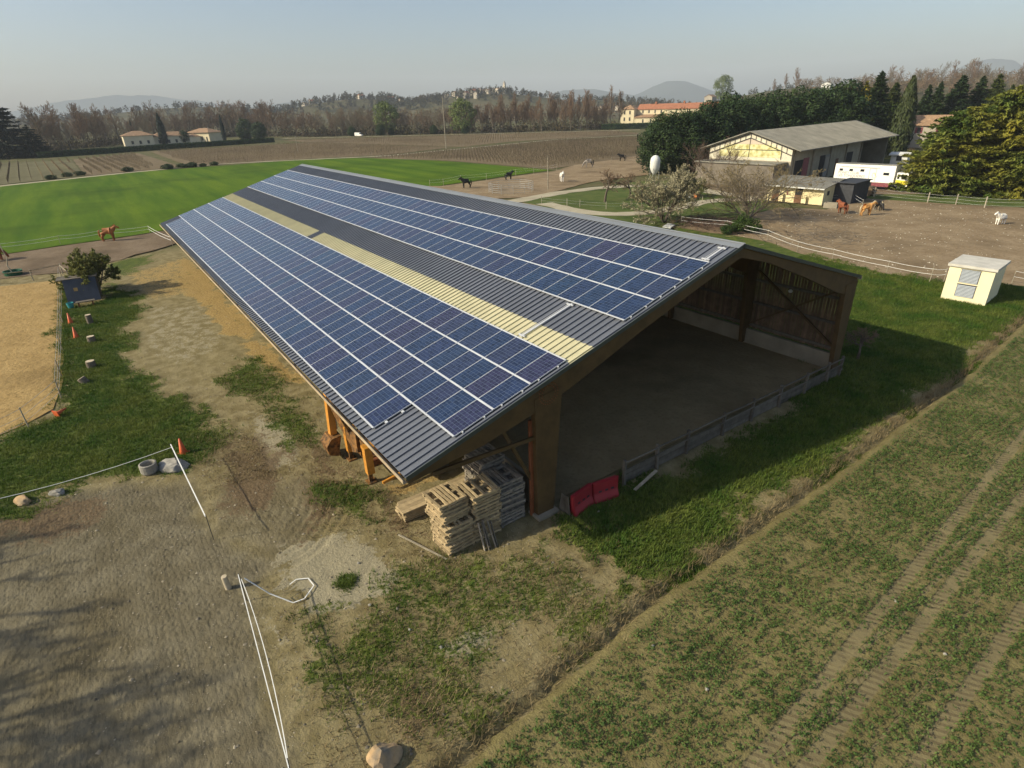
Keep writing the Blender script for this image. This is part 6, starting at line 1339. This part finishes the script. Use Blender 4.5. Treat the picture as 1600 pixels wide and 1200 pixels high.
for txt, z in (('PONEY CLUB', 2.28), ('LES TONQUIERES', 1.80)):
    cu = bpy.data.curves.new('lettering', 'FONT'); cu.body = txt; cu.size = 0.56; cu.extrude = 0.004; cu.offset = 0.006
    to = bpy.data.objects.new('lettering', cu); COL.objects.link(to); dg = bpy.context.evaluated_depsgraph_get(); me = bpy.data.meshes.new_from_object(to.evaluated_get(dg)); bpy.data.objects.remove(to)
    me.materials.append(MATS['paint_grey']); o = link('lettering', me, body); o.rotation_euler = (R(90), 0, 0); o.location = (0.6, -0.008, z)
MB().bx(0.2, 11.2, 0.5, 2.0, 0.75, 1.10).build('chassis', 'dark_metal', tk); MB().bx(4.2, 5.2, 0.1, 0.4, 0.55, 1.05).build('side_box', 'truck_white', tk); MB().bx(6.2, 8.8, 0.06, 0.3, 0.5, 1.12).build('side_skirt', 'skirt_red', tk)
cb = MB().prism([(9.7, 0.75), (11.5, 0.75), (11.55, 1.6), (11.35, 2.75), (11.1, 2.85), (9.7, 2.85)], 'y', 0.05, 2.45).build('cab', 'truck_white', tk)
MB().prism([(9.72, 1.0), (11.52, 1.0), (11.56, 1.62), (9.72, 1.75)], 'y', 0.02, 0.048).build('yellow_panel', 'truck_yellow', cb); MB().bx(10.45, 11.2, 0.015, 0.048, 1.85, 2.6).build('side_window', 'glass_dark', cb); MB().bx(9.85, 10.15, 0.015, 0.048, 1.9, 2.6).build('quarter_window', 'glass_dark', cb)
MB().prism([(11.54, 1.75), (11.56, 1.75), (11.41, 2.65), (11.39, 2.65)], 'y', 0.2, 2.3).build('windscreen', 'glass_dark', cb)
for x in (2.6, 10.3):
    for y in (0.28, 2.22):
        w = MB().tube((x, y-0.16, 0.5), (x, y+0.16, 0.5), 0.5, n=20).build('wheel', 'rubber', tk); MB().tube((x, y-0.17, 0.5), (x, y+0.17, 0.5), 0.26, n=14).build('rim', 'galv', w)
small_house('pale green caravan shed behind the truck cab', (47.09, -126.91, 0.00), 3.2, 2.4, 2.4, R(190), 'silo_white', 'silo_white', 0.3, win=1, name='shed')
# silo, hut, boxes
t = thing('feed_silo', 'white feed silo on legs in front of the dark evergreens', 'silo', (72.31, -75.85), 0, None, 0.86)
MB().lathe([(0, 5.35), (0.55, 5.2), (1.05, 4.7), (1.2, 4.0), (1.2, 2.6), (0.75, 1.5), (0.25, 0.8), (0, 0.78)], n=20).build('tank', 'silo_white', t, True)
for k in range(4):
    a = k*math.pi/2+0.4; MB().tube((1.15*math.cos(a), 1.15*math.sin(a), 0), (1.1*math.cos(a), 1.1*math.sin(a), 3.0), 0.05, n=6).build('leg', 'galv', t)
t = thing('white_hut', 'small white hut with a round window beside the bare reddish tree', 'hut', (65.56, -81.38), R(195))
MB().bx(0, 4.0, 0, 2.6, 0, 2.5).build('wall', 'truck_white', t); MB().bx(-0.1, 4.1, -0.1, 2.7, 2.502, 2.58).build('roof', 'tile_brown', t); MB().tube((0.9, -0.03, 1.2), (0.9, 0.0-0.002, 1.2), 0.26, n=16).build('round_window', 'window_dark', t)
for x in (1.6, 2.8): MB().bx(x-0.02, x+0.02, -0.02, -0.002, 0.1, 2.4).build('panel_joint', 'paint_grey', t)
tag(MB().bx(-0.4, 0.4, -0.4, 0.4, 0, 0.95).bx(-0.45, 0.45, -0.45, 0.45, 0.96, 1.05).build('white_box', 'truck_white', None, False, (*(50.18, -59.87), 0)), 'white box standing by the small leafy tree at the gravel lane', 'box')
tag(MB().bx(-0.4, 0.4, -0.35, 0.35, 0, 0.7).bx(-0.44, 0.44, -0.4, 0.4, 0.71, 0.78).build('orange_box', mat('orange_box', (0.45, 0.16, 0.05), 0.7, 0.1, 2), None, False, (*(48.44, -59.50), 0)), 'orange brown box right of the white box at the gravel lane', 'box')
tag(MB().box((0, 0, 0.25), (3.2, 1.0, 0.12), rot=(0.1, 0.05, R(-60))).build('white_sheet', 'silo_white', None, False, (*(35.02, -37.28), 0)), 'white sheet lying on the ground just behind the barn ridge', 'sheet')

# ------------------------------------------------------------------ grass, weeds, seedlings
def sample_zone(Z, n, box, seed):
    rg = np.random.default_rng(seed); X = rg.uniform(box[0], box[1], n); Y = rg.uniform(box[2], box[3], n)
    i = np.clip(np.searchsorted(xs, X)-1, 0, len(xs)-2); j = np.clip(np.searchsorted(ys, Y)-1, 0, len(ys)-2); z = Z[i, j]; k = rg.random(n) < z; return X[k], Y[k], GZ[i, j][k], z[k], rg
def blades(name, label, X, Y, Z0, rg, per, h0, h1, w, lean, m, cat='grass'):
    n = len(X); B = np.repeat(np.stack([X, Y, Z0], 1), per, 0); k = len(B); B[:, :2] += rg.normal(0, 0.05, (k, 2)); a = rg.uniform(0, 6.283, k); h = rg.uniform(h0, h1, k); d = np.stack([np.cos(a), np.sin(a), 0*a], 1); s = np.stack([-np.sin(a), np.cos(a), 0*a], 1)
    V = np.stack([B-s*w/2, B+s*w/2, B+d*(h*lean*rg.uniform(0.4, 1.4, k))[:, None]+np.array([0, 0, 1])*h[:, None]], 1).reshape(-1, 3)
    tag(link(name, fast_mesh(name, V, np.arange(3*k).reshape(-1, 3), m)), label, cat, None, 'stuff')
X, Y, Z0, zz, rg = sample_zone(np.where(zg > 0.32, zg, 0)**1.5, 190000, (-6, 52, 11, 34), 1); blades('lawn_grass', 'tufty green grass of the yard and lawn left of the barn', X, Y, Z0, rg, 4, 0.05, 0.17, 0.028, 0.7, 'grass_blade')
X, Y, Z0, zz, rg = sample_zone(np.where(zg > 0.4, zg, 0), 120000, (-6, 16, -38, 11.5), 2); blades('gable_grass', 'lush green grass between the barn gable and the crop field', X, Y, Z0, rg, 4, 0.06, 0.22, 0.034, 0.7, 'grass_blade')
X, Y, Z0, zz, rg = sample_zone(np.clip(zb*0.8+0.22*zg*(zg < 0.7)+0.05, 0, 1)*(zh < 0.4)*(zp < 0.6), 60000, (-6.5, 22, 9, 21.5), 3); blades('dry_weeds', 'dry brown weeds and straw scattered over the yard', X, Y, Z0, rg, 3, 0.03, 0.16, 0.02, 1.1, 'dry_grass')
rg = np.random.default_rng(8); n = 3500; Yd = rg.uniform(-40, 21, n); Xd = np.interp(Yd, [-60, -29, -15, -0.7, 11, 18.7, 40], [-2.6, -3.9, -5.0, -5.5, -5.7, -6.4, -9])+rg.normal(0.28, 0.22, n); blades('furrow_weeds', 'dry grass along the furrow at the edge of the crop', Xd, Yd, Yd*0-0.05, rg, 3, 0.08, 0.30, 0.02, 0.8, 'dry_grass')
rg = np.random.default_rng(9); n = 420; Yd = rg.uniform(16.8, 20, n)*0+rg.normal(18.4, 0.16, n); Xd = rg.normal(1.05, 0.16, n); blades('weed_tuft', 'single green weed tuft on the bare gravel', Xd, Yd, Yd*0, rg, 3, 0.05, 0.15, 0.03, 1.2, 'grass_blade')
rg = np.random.default_rng(10); n = 3500; t_ = rg.uniform(26, 58, n); blades('fence_weeds', 'tall grass under the wire fence of the sand arena', t_, 26.25+rg.normal(0, 0.25, n), t_*0, rg, 4, 0.05, 0.22, 0.03, 0.7, 'grass_blade')
rg = np.random.default_rng(14); n = 16000; Xp = rg.uniform(-6, 40, n)**1.0; Yp = rg.uniform(11.5, 27, n); k = rg.random(n) < 0.25+0.75*(Xp < 16); Xp, Yp = Xp[k], Yp[k]; n = len(Xp)
i = np.clip(np.searchsorted(xs, Xp)-1, 0, len(xs)-2); j = np.clip(np.searchsorted(ys, Yp)-1, 0, len(ys)-2); k = (zg[i, j] < 0.5) & (Yp < 26); i, j, Xp, Yp = i[k], j[k], Xp[k], Yp[k]; n = len(Xp)
S_ = (rg.pareto(2.5, n)*0.012+0.012).clip(0, 0.07); O = np.array([(1, 0, 0), (-1, 0, 0), (0, 1, 0), (0, -1, 0), (0, 0, 0.7), (0, 0, -0.5)]); FO = np.array([(0, 2, 4), (2, 1, 4), (1, 3, 4), (3, 0, 4)])
V_ = np.stack([Xp, Yp, GZ[i, j]+0.005], 1)[:, None]+O[None]*S_[:, None, None]*rg.uniform(0.6, 1.3, (n, 6, 1)); F_ = (np.arange(n)*6)[:, None, None]+FO[None]
tag(link('pebbles', fast_mesh('pebbles', V_.reshape(-1, 3), F_.reshape(-1, 3), leafmat('pebble', (0.20, 0.165, 0.11), (0.30, 0.26, 0.19), 0.5, 0.9, 0.0, 2.0))), 'pebbles and clods scattered over the bare yard', 'pebbles', None, 'stuff')
rg = np.random.default_rng(15); n = 900; Xp = rg.uniform(4, 40, n); Yp = rg.uniform(-78, -36, n); k = polysd(Xp, Yp, [(34.75, -41.29),(33.18, -58.30),(28.04, -61.75),(28.40, -76.14),(21.51, -77.42),(10.85, -79.87),(-0.68, -40.21),(3.79, -35.74),(7.99, -35.16),(17.67, -37.08)]) > 0; Xp, Yp = Xp[k], Yp[k]; n = len(Xp); S_ = rg.uniform(0.03, 0.10, n)
V_ = np.stack([Xp, Yp, np.full(n, 0.055)], 1)[:, None]+O[None]*S_[:, None, None]*rg.uniform(0.6, 1.3, (n, 6, 1)); F_ = (np.arange(n)*6)[:, None, None]+FO[None]
tag(link('yard_stones', fast_mesh('yard_stones', V_.reshape(-1, 3), F_.reshape(-1, 3), leafmat('yard_stone', (0.42, 0.37, 0.28), (0.55, 0.5, 0.4), 0.4, 0.9, 0.0, 2.0))), 'small pale stones littering the horse yard', 'stones', None, 'stuff')
# seedlings: clustered little leafy plants
rg = np.random.default_rng(12); n = 230000; Xc = rg.uniform(-22, -4.2, n); Yc = rg.uniform(-45, 19, n); ed = np.interp(Yc, [-60, -29, -15, -0.7, 11, 18.7, 40], [-2.6, -3.9, -5.0, -5.5, -5.7, -6.4, -9])
den = sst(fbm(Xc, Yc, 0.9, 4, 11), 0.28, 0.62)*0.50+0.28; tr_ = np.full(n, 9.0)
for a, b_ in TRK:
    a = np.array(a); b_ = np.array(b_); e = (b_-a)/np.linalg.norm(b_-a); tr_ = np.minimum(tr_, np.abs((Xc-a[0])*(-e[1])+(Yc-a[1])*e[0]))
row = 0.6+0.4*(np.abs(((Xc/0.42) % 1)-0.5) < 0.27)
k = (rg.random(n) < den*row*(0.15+0.85*sst(tr_, 0.10, 0.28))) & (Xc < ed-0.5); Xc, Yc = Xc[k], Yc[k]; n = len(Xc); per = 5
C = np.repeat(np.stack([Xc, Yc, np.full(n, 0.055)], 1), per, 0); a = rg.uniform(0, 6.283, n*per); r_ = rg.uniform(0.008, 0.06, n*per); C += np.stack([r_*np.cos(a), r_*np.sin(a), rg.uniform(0, 0.07, n*per)], 1)
Nn = np.stack([np.cos(a)*0.5, np.sin(a)*0.5, np.ones(n*per)], 1)+rg.normal(size=(n*per, 3))*0.3
tag(link('crop_seedlings', fast_mesh('crop_seedlings', *quads(C, Nn, rg.uniform(0.018, 0.038, n*per), rg, 1.3, np.stack([np.cos(a), np.sin(a), 0*a], 1)), 'seedling')), 'young green crop plants scattered in rows over the field', 'seedlings', None, 'stuff')

# ------------------------------------------------------------------ haze
hm, hn, hl, hb = nt('haze_air'); hn.remove(hb)
pv = hn.new('ShaderNodeVolumePrincipled'); pv.inputs['Color'].default_value = (0.82, 0.90, 1.0, 1); pv.inputs['Density'].default_value = 0.00015; pv.inputs['Anisotropy'].default_value = 0.0
hl.new(pv.outputs[0], hn['Material Output'].inputs['Volume']); MATS['haze_air'] = hm
hz_o = MB().bx(-6400, 6400, -6400, 6400, -8, 330).build('haze', 'haze_air'); tag(hz_o, 'pale haze in the distant air', 'haze', None, 'stuff')
